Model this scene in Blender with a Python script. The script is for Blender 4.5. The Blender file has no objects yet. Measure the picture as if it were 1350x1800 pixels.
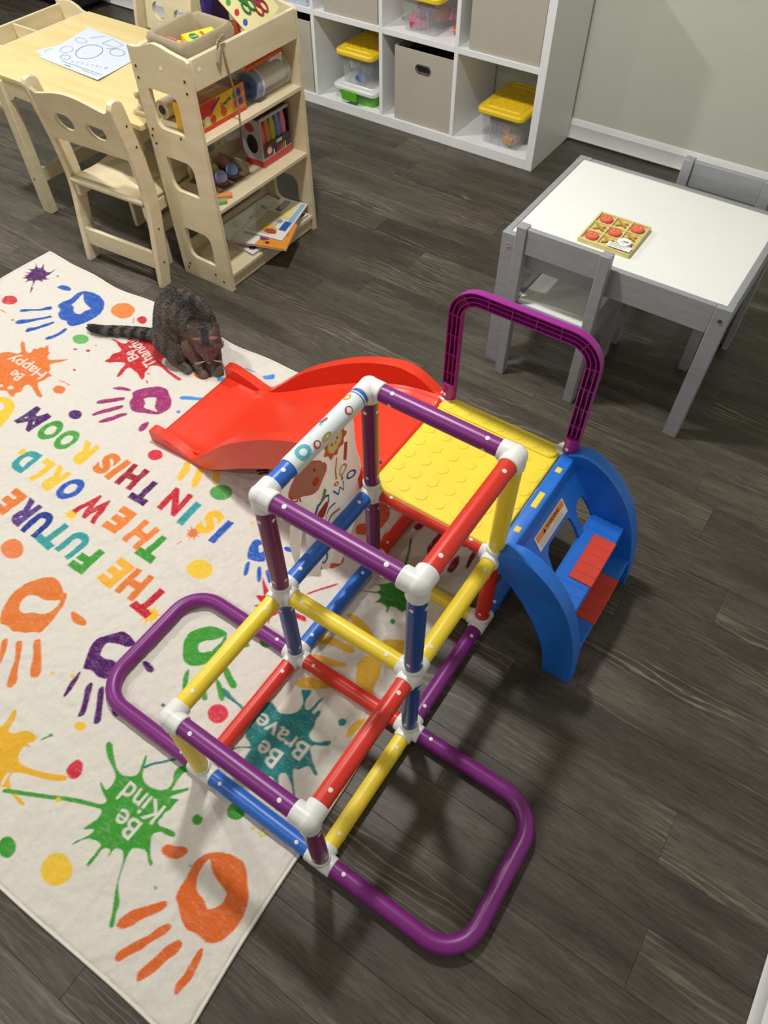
import bpy, bmesh, math, random
import numpy as np
from mathutils import Vector, Matrix
from mathutils.geometry import tessellate_polygon

scene = bpy.context.scene
COL = scene.collection
random.seed(7)
PI = math.pi

# ------------------------------------------------------------------ camera, light, exposure
cam_data = bpy.data.cameras.new('camera')
cam_data.sensor_fit = 'VERTICAL'
cam_data.sensor_height = 36.0
cam_data.lens = 1274.168 / 1800 * 36.0
cam_data.clip_start = 0.02
camera = bpy.data.objects.new('camera', cam_data)
COL.objects.link(camera)
camera.matrix_world = Matrix(((0.828516, -0.444558, 0.340485, 0.61166),
                              (0.559958, 0.660909, -0.499646, -0.19702),
                              (-0.002908, 0.604622, 0.796507, 1.60660),
                              (0, 0, 0, 1)))
scene.camera = camera
vs = scene.view_settings
vs.view_transform = 'Standard'
vs.look = 'None'
vs.gamma = 1.0
vs.use_curve_mapping = False
vs.exposure = 0.2

world = bpy.data.worlds.new('world')
scene.world = world
world.use_nodes = True
wb = world.node_tree.nodes['Background']
wb.inputs[0].default_value = (1.0, 0.95, 0.88, 1)
wb.inputs[1].default_value = 0.06

CEIL = 2.42
# recessed ceiling lamps: x, y, power, label; the back pair is added fill
LAMPS = [(-0.55, 1.05, 34, 'round recessed ceiling light above the slide'),
         (-2.75, 1.12, 40, 'round recessed ceiling light above the wooden craft table'),
         (-0.75, -1.3, 10, 'added fill light on the ceiling behind the camera nearest the rug'),
         (-2.75, -1.3, 16, 'added fill light on the ceiling in the corner farthest from the table')]

# ------------------------------------------------------------------ helpers
MW = {}


def lin(h):
    h = h.lstrip('#')
    out = []
    for i in (0, 2, 4):
        c = int(h[i:i + 2], 16) / 255
        out.append(c / 12.92 if c <= 0.04045 else ((c + 0.055) / 1.055) ** 2.4)
    return tuple(out)


class N:
    """tiny node graph helper"""
    def __init__(s, name):
        s.m = bpy.data.materials.new(name)
        s.m.use_nodes = True
        s.t = s.m.node_tree
        s.b = s.t.nodes['Principled BSDF']

    def n(s, typ, **kw):
        nd = s.t.nodes.new(typ)
        for k, v in kw.items():
            if k.startswith('i_'):
                nd.inputs[k[2:].replace('_', ' ')].default_value = v
            else:
                setattr(nd, k, v)
        return nd

    def l(s, a, b):
        s.t.links.new(a, b)

    def ramp(s, fac, stops):
        r = s.n('ShaderNodeValToRGB')
        e = r.color_ramp.elements
        while len(e) < len(stops):
            e.new(0.5)
        for el, (p, c) in zip(e, stops):
            el.position = p
            el.color = (*c, 1)
        s.l(fac, r.inputs[0])
        return r.outputs[0]

    def coords(s, scale=(1, 1, 1), kind='Object', rnd=False, rot=(0, 0, 0)):
        tc = s.n('ShaderNodeTexCoord')
        src = tc.outputs[kind]
        if rnd:
            oi = s.n('ShaderNodeObjectInfo')
            mul = s.n('ShaderNodeMath', operation='MULTIPLY')
            s.l(oi.outputs['Random'], mul.inputs[0])
            mul.inputs[1].default_value = 37.0
            cmb = s.n('ShaderNodeCombineXYZ')
            for i in range(3):
                s.l(mul.outputs[0], cmb.inputs[i])
            ad = s.n('ShaderNodeVectorMath', operation='ADD')
            s.l(src, ad.inputs[0])
            s.l(cmb.outputs[0], ad.inputs[1])
            src = ad.outputs[0]
        mp = s.n('ShaderNodeMapping')
        mp.inputs['Scale'].default_value = scale
        mp.inputs['Rotation'].default_value = rot
        s.l(src, mp.inputs['Vector'])
        return mp.outputs[0]

    def noise(s, vec, scale=5, detail=4, rough=0.5, dist=0.0):
        nz = s.n('ShaderNodeTexNoise')
        nz.inputs['Scale'].default_value = scale
        nz.inputs['Detail'].default_value = detail
        nz.inputs['Roughness'].default_value = rough
        nz.inputs['Distortion'].default_value = dist
        if vec is not None:
            s.l(vec, nz.inputs['Vector'])
        return nz.outputs['Fac']

    def mix(s, fac, a, b, mode='MIX'):
        m = s.n('ShaderNodeMix', data_type='RGBA', blend_type=mode)
        for sock, v in ((m.inputs[0], fac), (m.inputs[6], a), (m.inputs[7], b)):
            if isinstance(v, (int, float)):
                sock.default_value = v
            elif isinstance(v, tuple):
                sock.default_value = (*v, 1) if len(v) == 3 else v
            else:
                s.l(v, sock)
        return m.outputs[2]

    def bump(s, h, strength=0.2, dist=0.002):
        b = s.n('ShaderNodeBump')
        b.inputs['Strength'].default_value = strength
        b.inputs['Distance'].default_value = dist
        s.l(h, b.inputs['Height'])
        s.l(b.outputs[0], s.b.inputs['Normal'])

    def base(s, c):
        if isinstance(c, tuple):
            s.b.inputs['Base Color'].default_value = (*c, 1)
        else:
            s.l(c, s.b.inputs['Base Color'])

    def set(s, **kw):
        for k, v in kw.items():
            s.b.inputs[k.replace('_', ' ')].default_value = v


def sc(c, k):
    return tuple(min(1.0, x * k) for x in c)


def plain(name, hexc, rough=0.45, var=0.06, scale=12, bump=0.0, bscale=200, metal=0.0, spec=0.5, alpha=1.0,
          trans=0.0, sheen=0.0, sss=0.0):
    g = N(name)
    c = lin(hexc)
    v = g.coords()
    nz = g.noise(v, scale, 4)
    g.base(g.mix(nz, sc(c, 1 - var), sc(c, 1 + var)))
    g.set(Roughness=rough, Metallic=metal)
    g.b.inputs['Specular IOR Level'].default_value = spec
    if alpha < 1:
        g.b.inputs['Alpha'].default_value = alpha
    if trans:
        g.b.inputs['Transmission Weight'].default_value = trans
    if sheen:
        g.b.inputs['Sheen Weight'].default_value = sheen
    if bump:
        g.bump(g.noise(v, bscale, 3), bump, 0.001)
    return g.m


def wood(name, light, dark, stretch=(1, 14, 14), scale=3.0, rough=0.5):
    g = N(name)
    v = g.coords(stretch, rnd=True)
    a = g.noise(v, scale, 6, 0.6, 0.6)
    b = g.noise(g.coords((2, 2, 2), rnd=True), 1.5, 2)
    c = g.ramp(a, [(0.3, lin(dark)), (0.65, lin(light))])
    g.base(g.mix(b, c, g.mix(0.25, c, lin(dark))))
    g.set(Roughness=rough)
    g.bump(a, 0.05, 0.001)
    return g.m


class MB:
    def __init__(s):
        s.v = []
        s.f = []

    def add(s, vs_, fs):
        o = len(s.v)
        s.v += [tuple(p) for p in vs_]
        s.f += [tuple(i + o for i in f) for f in fs]
        return s

    def box(s, x0, x1, y0, y1, z0, z1):
        return s.add([(x0, y0, z0), (x1, y0, z0), (x1, y1, z0), (x0, y1, z0), (x0, y0, z1), (x1, y0, z1), (x1, y1, z1), (x0, y1, z1)],
                     [(0, 3, 2, 1), (4, 5, 6, 7), (0, 1, 5, 4), (1, 2, 6, 5), (2, 3, 7, 6), (3, 0, 4, 7)])

    def hexa(s, p):
        return s.add(p, [(0, 3, 2, 1), (4, 5, 6, 7), (0, 1, 5, 4), (1, 2, 6, 5), (2, 3, 7, 6), (3, 0, 4, 7)])

    def bar(s, a, b, w, h, up=(0, 0, 1)):
        a = Vector(a); b = Vector(b); d = (b - a).normalized()
        u = Vector(up); sd = d.cross(u).normalized(); u = sd.cross(d).normalized()
        p = []
        for q in (a, b):
            p += [q - sd * w / 2 - u * h / 2, q + sd * w / 2 - u * h / 2, q + sd * w / 2 + u * h / 2, q - sd * w / 2 + u * h / 2]
        return s.add(p, [(0, 3, 2, 1), (4, 5, 6, 7), (0, 1, 5, 4), (1, 2, 6, 5), (2, 3, 7, 6), (3, 0, 4, 7)])

    def sweep(s, path, prof, closed=False, ref=None, caps=True):
        P = [Vector(p) for p in path]; n = len(P); m = len(prof)
        ts = []
        for i in range(n):
            a = P[(i - 1) % n] if (closed or i > 0) else P[i]
            b = P[(i + 1) % n] if (closed or i < n - 1) else P[i]
            ts.append((b - a).normalized())
        vv = []
        u = Vector(ref) if ref else (Vector((0, 0, 1)) if abs(ts[0].z) < 0.9 else Vector((0, 1, 0)))
        for i in range(n):
            t = ts[i]
            if ref:
                u = Vector(ref)
            u = (u - t * u.dot(t)).normalized()
            w = t.cross(u)
            vv += [P[i] + w * q[0] + u * q[1] for q in prof]
        ff = []
        for i in range(n if closed else n - 1):
            a = i * m; b = ((i + 1) % n) * m
            ff += [(a + j, a + (j + 1) % m, b + (j + 1) % m, b + j) for j in range(m)]
        if caps and not closed:
            ff += [tuple(range(m))[::-1], tuple(range((n - 1) * m, n * m))]
        return s.add(vv, ff)

    def tube(s, path, r, n=16, closed=False, r1=None, caps=True):
        if r1 is None:
            return s.sweep(path, [(r * math.cos(2 * PI * k / n), r * math.sin(2 * PI * k / n)) for k in range(n)], closed, caps=caps)
        P = [Vector(p) for p in path]; k0 = len(s.v); N_ = len(P)
        prof = [(math.cos(2 * PI * k / n), math.sin(2 * PI * k / n)) for k in range(n)]
        s.sweep(path, prof, closed, caps=caps)
        for i in range(N_):
            rr = r + (r1 - r) * i / (N_ - 1)
            for j in range(n):
                q = Vector(s.v[k0 + i * n + j])
                s.v[k0 + i * n + j] = tuple(P[i] + (q - P[i]) * rr)
        return s

    def prism(s, outer, axis, a, b, holes=()):
        """extrude a 2D polygon (with holes) along an axis. x: (y,z) y: (x,z) z: (x,y)"""
        def to3(p, d):
            if axis == 'x': return (d, p[0], p[1])
            if axis == 'y': return (p[0], d, p[1])
            return (p[0], p[1], d)
        loops = [list(outer)] + [list(h) for h in holes]
        flat = [p for lp in loops for p in lp]
        tris = tessellate_polygon([[Vector((p[0], p[1], 0)) for p in lp] for lp in loops])
        n = len(flat)
        vv = [to3(p, a) for p in flat] + [to3(p, b) for p in flat]
        if holes:
            ff = [t for t in tris] + [tuple(i + n for i in t[::-1]) for t in tris]
        else:
            ff = [tuple(range(n))[::-1], tuple(range(n, 2 * n))] if _convexish(outer) else [t for t in tris] + [tuple(i + n for i in t[::-1]) for t in tris]
        o = 0
        for lp in loops:
            k = len(lp)
            ff += [(o + j, o + (j + 1) % k, n + o + (j + 1) % k, n + o + j) for j in range(k)]
            o += k
        return s.add(vv, ff)

    def ell(s, c, r, nu=20, nv=12, rot=None):
        if isinstance(r, (int, float)): r = (r, r, r)
        vv = [(0, 0, -1)]
        for i in range(1, nv):
            t = -PI / 2 + PI * i / nv
            vv += [(math.cos(t) * math.cos(2 * PI * j / nu), math.cos(t) * math.sin(2 * PI * j / nu), math.sin(t)) for j in range(nu)]
        vv.append((0, 0, 1))
        ff = [(0, 1 + (j + 1) % nu, 1 + j) for j in range(nu)]
        for i in range(nv - 2):
            a = 1 + i * nu; b = a + nu
            ff += [(a + j, a + (j + 1) % nu, b + (j + 1) % nu, b + j) for j in range(nu)]
        L = len(vv) - 1; a = 1 + (nv - 2) * nu
        ff += [(a + j, a + (j + 1) % nu, L) for j in range(nu)]
        c = Vector(c); out = []
        for p in vv:
            q = Vector((p[0] * r[0], p[1] * r[1], p[2] * r[2]))
            if rot is not None: q = rot @ q
            out.append(c + q)
        return s.add(out, ff)

    def lathe(s, prof, c=(0, 0, 0), n=24, axis=(0, 0, 1)):
        ax = Vector(axis).normalized(); rt = Vector((0, 0, 1)).rotation_difference(ax).to_matrix(); c = Vector(c)
        vv = []
        for r, z in prof:
            vv += [c + rt @ Vector((r * math.cos(2 * PI * j / n), r * math.sin(2 * PI * j / n), z)) for j in range(n)]
        ff = []
        for i in range(len(prof) - 1):
            a = i * n; b = a + n
            ff += [(a + j, a + (j + 1) % n, b + (j + 1) % n, b + j) for j in range(n)]
        ff += [tuple(range(n))[::-1], tuple(range((len(prof) - 1) * n, len(prof) * n))]
        return s.add(vv, ff)

    def grid(s, fn, nu, nv):
        vv = [fn(i / nu, j / nv) for j in range(nv + 1) for i in range(nu + 1)]
        w = nu + 1
        ff = [(j * w + i, j * w + i + 1, (j + 1) * w + i + 1, (j + 1) * w + i) for j in range(nv) for i in range(nu)]
        return s.add(vv, ff)

    def xf(s, mat):
        s.v = [tuple(mat @ Vector(p)) for p in s.v]
        return s

    def mesh(s, name, smooth=True, angle=40, inv=None, recalc=True):
        me = bpy.data.meshes.new(name)
        v = s.v if inv is None else [tuple(inv @ Vector(p)) for p in s.v]
        me.from_pydata(v, [], s.f)
        if recalc:
            bm = bmesh.new(); bm.from_mesh(me)
            bmesh.ops.recalc_face_normals(bm, faces=bm.faces)
            bm.to_mesh(me); bm.free()
        if smooth:
            me.polygons.foreach_set('use_smooth', [True] * len(me.polygons))
            me.set_sharp_from_angle(angle=math.radians(angle))
        return me


def _convexish(poly):
    n = len(poly); sg = 0
    for i in range(n):
        a, b, c = poly[i], poly[(i + 1) % n], poly[(i + 2) % n]
        cr = (b[0] - a[0]) * (c[1] - b[1]) - (b[1] - a[1]) * (c[0] - b[0])
        if abs(cr) < 1e-12: continue
        if sg == 0: sg = 1 if cr > 0 else -1
        elif (cr > 0) != (sg > 0): return False
    return True


def thing(name, label, cat, loc=(0, 0, 0), rz=0.0, group=None):
    o = bpy.data.objects.new(name, None)
    o.empty_display_size = 0.05
    COL.objects.link(o)
    o.location = loc
    o.rotation_euler = (0, 0, rz)
    MW[o.name] = Matrix.Translation(loc) @ Matrix.Rotation(rz, 4, 'Z')
    return tag(o, label, cat, group)


def tag(o, label=None, cat=None, group=None, kind=None):
    if label: o['label'] = label
    if cat: o['category'] = cat
    if group: o['group'] = group
    if kind: o['kind'] = kind
    return o


def put(mb, name, mat, parent=None, local=False, bev=0.0, seg=2, smooth=True, angle=40, recalc=True, loc=None):
    """link the shapes of mb as ONE mesh object; world coordinates unless local"""
    inv = None
    if parent is not None and not local:
        inv = MW[parent.name].inverted()
    if parent is None and loc is not None:
        inv = Matrix.Translation(loc).inverted()
    me = mb.mesh(name, smooth, angle, inv, recalc)
    me.materials.append(mat)
    o = bpy.data.objects.new(name, me)
    COL.objects.link(o)
    if parent is not None:
        o.parent = parent
        MW[o.name] = MW[parent.name]
    else:
        if loc is not None: o.location = loc
        MW[o.name] = Matrix.Translation(loc) if loc is not None else Matrix.Identity(4)
    if bev:
        b = o.modifiers.new('bevel', 'BEVEL')
        b.width = bev; b.segments = seg; b.limit_method = 'ANGLE'; b.angle_limit = math.radians(35)
    return o


def inst(me, name, parent, loc=(0, 0, 0), rot=None):
    o = bpy.data.objects.new(name, me)
    COL.objects.link(o)
    o.parent = parent
    o.location = loc
    if rot is not None: o.rotation_euler = rot
    MW[o.name] = MW[parent.name] @ Matrix.Translation(loc)
    return o


def copy_tree(o, loc=None, rz=None, parent=None, delta=None):
    c = o.copy()
    COL.objects.link(c)
    if parent is not None: c.parent = parent
    if loc is not None: c.location = loc
    if rz is not None: c.rotation_euler = (0, 0, rz)
    if parent is None: MW[c.name] = Matrix.Translation(c.location) @ Matrix.Rotation(c.rotation_euler.z, 4, 'Z')
    for ch in o.children: copy_tree(ch, parent=c)
    return c


def arc(cx, cy, r, a0, a1, n=6):
    return [(cx + r * math.cos(math.radians(a0 + (a1 - a0) * k / n)), cy + r * math.sin(math.radians(a0 + (a1 - a0) * k / n))) for k in range(n + 1)]


def rrect(x0, x1, y0, y1, r, n=4):
    return arc(x1 - r, y1 - r, r, 0, 90, n) + arc(x0 + r, y1 - r, r, 90, 180, n) + arc(x0 + r, y0 + r, r, 180, 270, n) + arc(x1 - r, y0 + r, r, 270, 360, n)


def spline(pts, n=6):
    """Catmull-Rom through points"""
    P = [Vector(p) for p in pts]; out = []
    for i in range(len(P) - 1):
        p0 = P[max(0, i - 1)]; p1 = P[i]; p2 = P[i + 1]; p3 = P[min(len(P) - 1, i + 2)]
        for k in range(n):
            t = k / n
            out.append(0.5 * ((2 * p1) + (p2 - p0) * t + (2 * p0 - 5 * p1 + 4 * p2 - p3) * t * t + (3 * p1 - p0 - 3 * p2 + p3) * t ** 3))
    out.append(P[-1])
    return out


def fillet(pts, r, n=6):
    P = [Vector(p) for p in pts]; out = [P[0]]
    for i in range(1, len(P) - 1):
        a = (P[i - 1] - P[i]).normalized(); b = (P[i + 1] - P[i]).normalized()
        ang = a.angle(b); d = r / math.tan(ang / 2)
        cc = P[i] + (a + b).normalized() * (r / math.sin(ang / 2))
        s0 = P[i] + a * d - cc; s1 = P[i] + b * d - cc
        tot = s0.angle(s1); axis = s0.cross(s1).normalized()
        for k in range(n + 1):
            out.append(cc + Matrix.Rotation(tot * k / n, 3, axis) @ s0)
    out.append(P[-1])
    return out


_TXT = {}


def text_geo(s_, offset=0.0):
    """flat lettering as (verts, tris), cap height about 0.7, built from the built-in font"""
    key = (s_, offset)
    if key in _TXT: return _TXT[key]
    cu = bpy.data.curves.new('lettering', 'FONT')
    cu.body = s_; cu.size = 1.0; cu.offset = offset; cu.resolution_u = 4
    cu.align_x = 'CENTER'; cu.align_y = 'CENTER'
    ob = bpy.data.objects.new('lettering', cu)
    COL.objects.link(ob)
    dg = bpy.context.evaluated_depsgraph_get()
    me = bpy.data.meshes.new_from_object(ob.evaluated_get(dg))
    v = [tuple(p.co) for p in me.vertices]
    me.calc_loop_triangles()
    t = [tuple(tr.vertices) for tr in me.loop_triangles]
    bpy.data.objects.remove(ob); bpy.data.curves.remove(cu); bpy.data.meshes.remove(me)
    if v:
        xs = [p[0] for p in v]; ys = [p[1] for p in v]
        cx = (min(xs) + max(xs)) / 2; cy = (min(ys) + max(ys)) / 2
        w = max(xs) - min(xs); h = max(ys) - min(ys)
        v = [(p[0] - cx, p[1] - cy) for p in v]
    else:
        w = h = 1
    _TXT[key] = (v, t, w, h)
    return _TXT[key]


def lettering(s_, origin, right, up, width, mat, parent, name='lettering', offset=0.0, height=None):
    v, t, w, h = text_geo(s_, offset)
    k = width / w; kh = k if height is None else height / h
    o = Vector(origin); r = Vector(right).normalized(); u = Vector(up).normalized()
    mb = MB().add([o + r * p[0] * k + u * p[1] * kh for p in v], t)
    return put(mb, name, mat, parent, smooth=False, recalc=False)


# ------------------------------------------------------------------ materials
def floor_material():
    g = N('plank_vinyl')
    v1 = g.coords((2.6, 24, 1), rnd=True)
    fine = g.noise(v1, 7.0, 8, 0.62, 0.35)
    v2 = g.coords((1.0, 7.5, 1), rnd=True)
    cloud = g.noise(v2, 1.7, 5, 0.55, 0.9)
    # cathedral rings
    v3 = g.coords((0.9, 7.0, 1), rnd=True)
    wv = g.n('ShaderNodeTexWave', wave_type='BANDS', bands_direction='Y', wave_profile='SIN')
    wv.inputs['Scale'].default_value = 3.0
    wv.inputs['Distortion'].default_value = 14.0
    wv.inputs['Detail'].default_value = 4.0
    wv.inputs['Detail Scale'].default_value = 1.1
    g.l(v3, wv.inputs['Vector'])
    ring = g.ramp(wv.outputs['Fac'], [(0.0, (0, 0, 0)), (0.78, (0, 0, 0)), (0.97, (1, 1, 1))])
    mask = g.ramp(g.noise(g.coords((0.7, 3.0, 1), rnd=True), 2.2, 3), [(0.50, (0, 0, 0)), (0.68, (0.8, 0.8, 0.8))])
    ringm = g.mix(1.0, ring, mask, 'MULTIPLY')
    body = g.ramp(cloud, [(0.28, lin('423e37')), (0.5, lin('524d45')), (0.74, lin('666057'))])
    fl = g.ramp(fine, [(0.35, (0.62, 0.62, 0.62)), (0.55, (1, 1, 1)), (0.72, (1.0, 1.0, 1.0))])
    c = g.mix(0.85, body, fl, 'MULTIPLY')
    c = g.mix(ringm, c, lin('8a8172'))
    st = g.ramp(fine, [(0.66, (0, 0, 0)), (0.76, (1, 1, 1))])
    c = g.mix(g.mix(0.5, (0, 0, 0), st), c, lin('81786a'))
    hair = g.noise(g.coords((5.0, 75, 1), rnd=True), 6.0, 4, 0.6, 0.2)
    c = g.mix(0.8, c, g.ramp(hair, [(0.36, (0.72, 0.72, 0.72)), (0.55, (1.0, 1.0, 1.0)), (0.70, (1.22, 1.22, 1.2))]), 'MULTIPLY')
    oi = g.n('ShaderNodeObjectInfo')
    pv = g.ramp(oi.outputs['Random'], [(0.0, (0.88, 0.87, 0.86)), (0.5, (1.0, 0.99, 0.97)), (1.0, (1.12, 1.12, 1.1))])
    g.base(g.mix(1.0, c, pv, 'MULTIPLY'))
    g.set(Roughness=0.42)
    g.b.inputs['Specular IOR Level'].default_value = 0.35
    g.bump(fine, 0.18, 0.0015)
    return g.m


MAT = {}
MAT['floor'] = floor_material()
MAT['wall'] = plain('wall_paint_sage', 'd3d8c9', 0.85, 0.02, 3, 0.05, 300)
MAT['wall_white'] = plain('wall_paint_pale', 'dcdad2', 0.85, 0.02, 3)
MAT['ceil'] = plain('ceiling_paint', 'e4e2dc', 0.9, 0.02, 3)
MAT['trim'] = plain('trim_paint', 'f3f3f3', 0.4, 0.02, 6)
MAT['shelf'] = plain('white_laminate', 'f2f3f5', 0.38, 0.02, 5)
MAT['gfab'] = plain('greige_bin_fabric', 'b9b1a3', 0.9, 0.06, 60, 0.25, 500)
MAT['black'] = plain('black_void_shade', '0d0d0e', 0.8, 0.1, 20)  # flat black standing in for the shade inside bins and handle holes
MAT['chrome'] = plain('chrome', 'd8d8d8', 0.18, 0.02, 5, metal=1.0)
MAT['clear'] = plain('clear_plastic', 'e6ebee', 0.12, 0.02, 5, alpha=0.2)
MAT['yellow_lid'] = plain('yellow_lid_plastic', 'f8d426', 0.4, 0.04, 9)
MAT['green_tub'] = plain('green_tub_plastic', '5fb62a', 0.35, 0.04, 9)
MAT['white_plastic'] = plain('white_plastic', 'e6e8e6', 0.32, 0.02, 9)
MAT['purple'] = plain('purple_plastic', '7a217a', 0.36, 0.05, 9)
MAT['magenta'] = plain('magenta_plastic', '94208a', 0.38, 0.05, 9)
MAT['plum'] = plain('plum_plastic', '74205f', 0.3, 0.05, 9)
MAT['yellow'] = plain('yellow_plastic', 'efd336', 0.36, 0.03, 9)
MAT['deck'] = plain('yellow_deck_plastic', 'f2d93a', 0.45, 0.03, 9)
MAT['red'] = plain('red_plastic', 'd6321f', 0.36, 0.04, 9)
MAT['slide'] = plain('slide_red_plastic', 'e5391f', 0.33, 0.03, 6)
MAT['blue'] = plain('blue_plastic', '2366c4', 0.36, 0.04, 9)
MAT['stepblue'] = plain('step_blue_plastic', '1a70d6', 0.42, 0.04, 6)
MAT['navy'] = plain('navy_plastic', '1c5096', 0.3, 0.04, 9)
MAT['pad'] = plain('red_pad_plastic', 'd5402b', 0.55, 0.05, 9, 0.1, 300)
MAT['grey'] = wood('grey_paint', '9c9fa3', '909296', (2, 20, 20), 4, 0.45)
MAT['tabletop'] = plain('white_laminate_top', 'f1f2ee', 0.35, 0.01, 4)
MAT['birch'] = wood('birch_plywood', 'dcd0b2', 'cfc099', (3, 3, 12), 2.2, 0.5)
MAT['birch_x'] = wood('birch_top', 'e2cf9a', 'd3b97c', (1.2, 9, 9), 2.0, 0.45)
MAT['screw'] = plain('dark_screw', '4a443d', 0.4, 0.05, 9, metal=0.7)
MAT['paper'] = plain('paper', 'c6cfdf', 0.8, 0.02, 9)
MAT['ink'] = plain('grey_ink', '727b8c', 0.8, 0.02, 9)
MAT['linen'] = plain('linen', '998b70', 0.95, 0.1, 40, 0.3, 400, sheen=0.3)
MAT['twine'] = plain('twine', '8f7a58', 0.9, 0.12, 60, 0.3, 400)


def flat(hexc, rough=0.5):
    k = 'c_' + hexc + str(rough)
    if k not in MAT: MAT[k] = plain('colour_' + hexc, hexc, rough, 0.05, 15)
    return MAT[k]

# ------------------------------------------------------------------ room shell
def structure(mb, name, mat, parent=None, **kw):
    o = put(mb, name, mat, parent, **kw)
    if parent is None: o['kind'] = 'structure'
    return o


XL, XR, YB, YF = -4.7, 1.135, 3.075, -2.7
floor = structure(MB().box(XL, XR, YF, YB, -0.08, -0.008), 'floor', MAT['floor'])
PW = 0.1196
PL = 0.92
plank_meshes = {}


def plank_mesh(length):
    key = round(length, 3)
    if key not in plank_meshes:
        g = 0.0002; e = 0.0006
        h = length / 2 - g; w = PW / 2 - g
        mb = MB().add([(-h, -w, -0.008), (h, -w, -0.008), (h, w, -0.008), (-h, w, -0.008),
                       (-h, -w, -0.0005), (h, -w, -0.0005), (h, w, -0.0005), (-h, w, -0.0005),
                       (-h + e, -w + e, 0), (h - e, -w + e, 0), (h - e, w - e, 0), (-h + e, w - e, 0)],
                      [(0, 1, 5, 4), (1, 2, 6, 5), (2, 3, 7, 6), (3, 0, 4, 7), (4, 5, 9, 8), (5, 6, 10, 9), (6, 7, 11, 10), (7, 4, 8, 11), (8, 9, 10, 11)])
        me = mb.mesh('plank', smooth=False)
        me.materials.append(MAT['floor'])
        plank_meshes[key] = me
    return plank_meshes[key]


rnd = random.Random(3)
k0 = int(math.floor((-1.05 - 0.378) / PW))
k1 = int(math.ceil((YB - 0.378) / PW))
fixed_ends = {0: 0.887, 10: -0.712, 14: -0.715, 16: -1.065}
for k in range(k0, k1 + 1):
    y = 0.378 + (k + 0.5) * PW
    w_ok = y + PW / 2 <= YB + 0.001
    if not w_ok: continue
    # the picture never shows the far-left front corner of the floor
    xl = -3.9 if y > 1.2 else (-2.3 if y > 0.0 else -1.4)
    joint = fixed_ends.get(k, rnd.uniform(0, PL))
    xs = []
    j = joint
    while j > xl - PL: j -= PL
    while j < XR + PL:
        xs.append(j); j += PL
    for a, b in zip(xs[:-1], xs[1:]):
        b2 = min(b, XR)
        if b2 - a < 0.05: continue
        inst(plank_mesh(b2 - a), 'plank', floor, ((a + b2) / 2, y, 0))

structure(MB().box(XL, XR, YB, YB + 0.1, -0.08, CEIL), 'wall_back', MAT['wall'])
structure(MB().box(XR, XR + 0.1, YF, YB + 0.1, -0.08, CEIL), 'wall_right', MAT['wall_white'])
structure(MB().box(XL - 0.1, XL, YF, YB + 0.1, -0.08, CEIL), 'wall_left', MAT['wall'])
structure(MB().box(XL - 0.1, XR + 0.1, YF - 0.1, YF, -0.08, CEIL), 'wall_front', MAT['wall_white'])
structure(MB().box(XL - 0.1, XR + 0.1, YF - 0.1, YB + 0.1, CEIL, CEIL + 0.1), 'ceiling', MAT['ceil'])
BBP = [(0, 0), (0.014, 0), (0.016, 0.004), (0.0125, 0.012), (0.0115, 0.056), (0.013, 0.060), (0.010, 0.066), (0.0085, 0.072), (0.004, 0.081), (0, 0.083)]
structure(MB().prism([(YB - p[0], p[1]) for p in BBP], 'x', XL, XR), 'baseboard_back', MAT['trim'], angle=25)
structure(MB().prism([(XR - p[0], p[1]) for p in BBP], 'y', YF, YB - 0.017), 'baseboard_right', MAT['trim'], angle=25)

g = N('lamp_lens')
g.base((0.9, 0.9, 0.9))
g.b.inputs['Emission Color'].default_value = (1, 0.93, 0.82, 1)
g.b.inputs['Emission Strength'].default_value = 4.0
MAT['lens'] = g.m
for lx, ly, pw, lab in LAMPS:
    t = thing('recessed_light', lab, 'ceiling light', (lx, ly, CEIL - 0.012), group='recessed ceiling lights')
    put(MB().lathe([(0.078, 0.0), (0.098, 0.0), (0.1, 0.004), (0.1, 0.011), (0.078, 0.011)], (0, 0, 0), 32), 'trim_ring', MAT['trim'], t, local=True)
    put(MB().lathe([(0.0005, 0.004), (0.078, 0.004), (0.078, 0.0105), (0.0005, 0.0105)], (0, 0, 0), 32), 'lens', MAT['lens'], t, local=True)
    ld = bpy.data.lights.new('lamp', 'AREA')
    ld.shape = 'DISK'; ld.size = 0.17; ld.energy = pw; ld.color = (1.0, 0.984, 0.95)
    lo = bpy.data.objects.new('lamp_glow', ld)
    COL.objects.link(lo); lo.parent = t; lo.location = (0, 0, -0.004)

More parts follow.
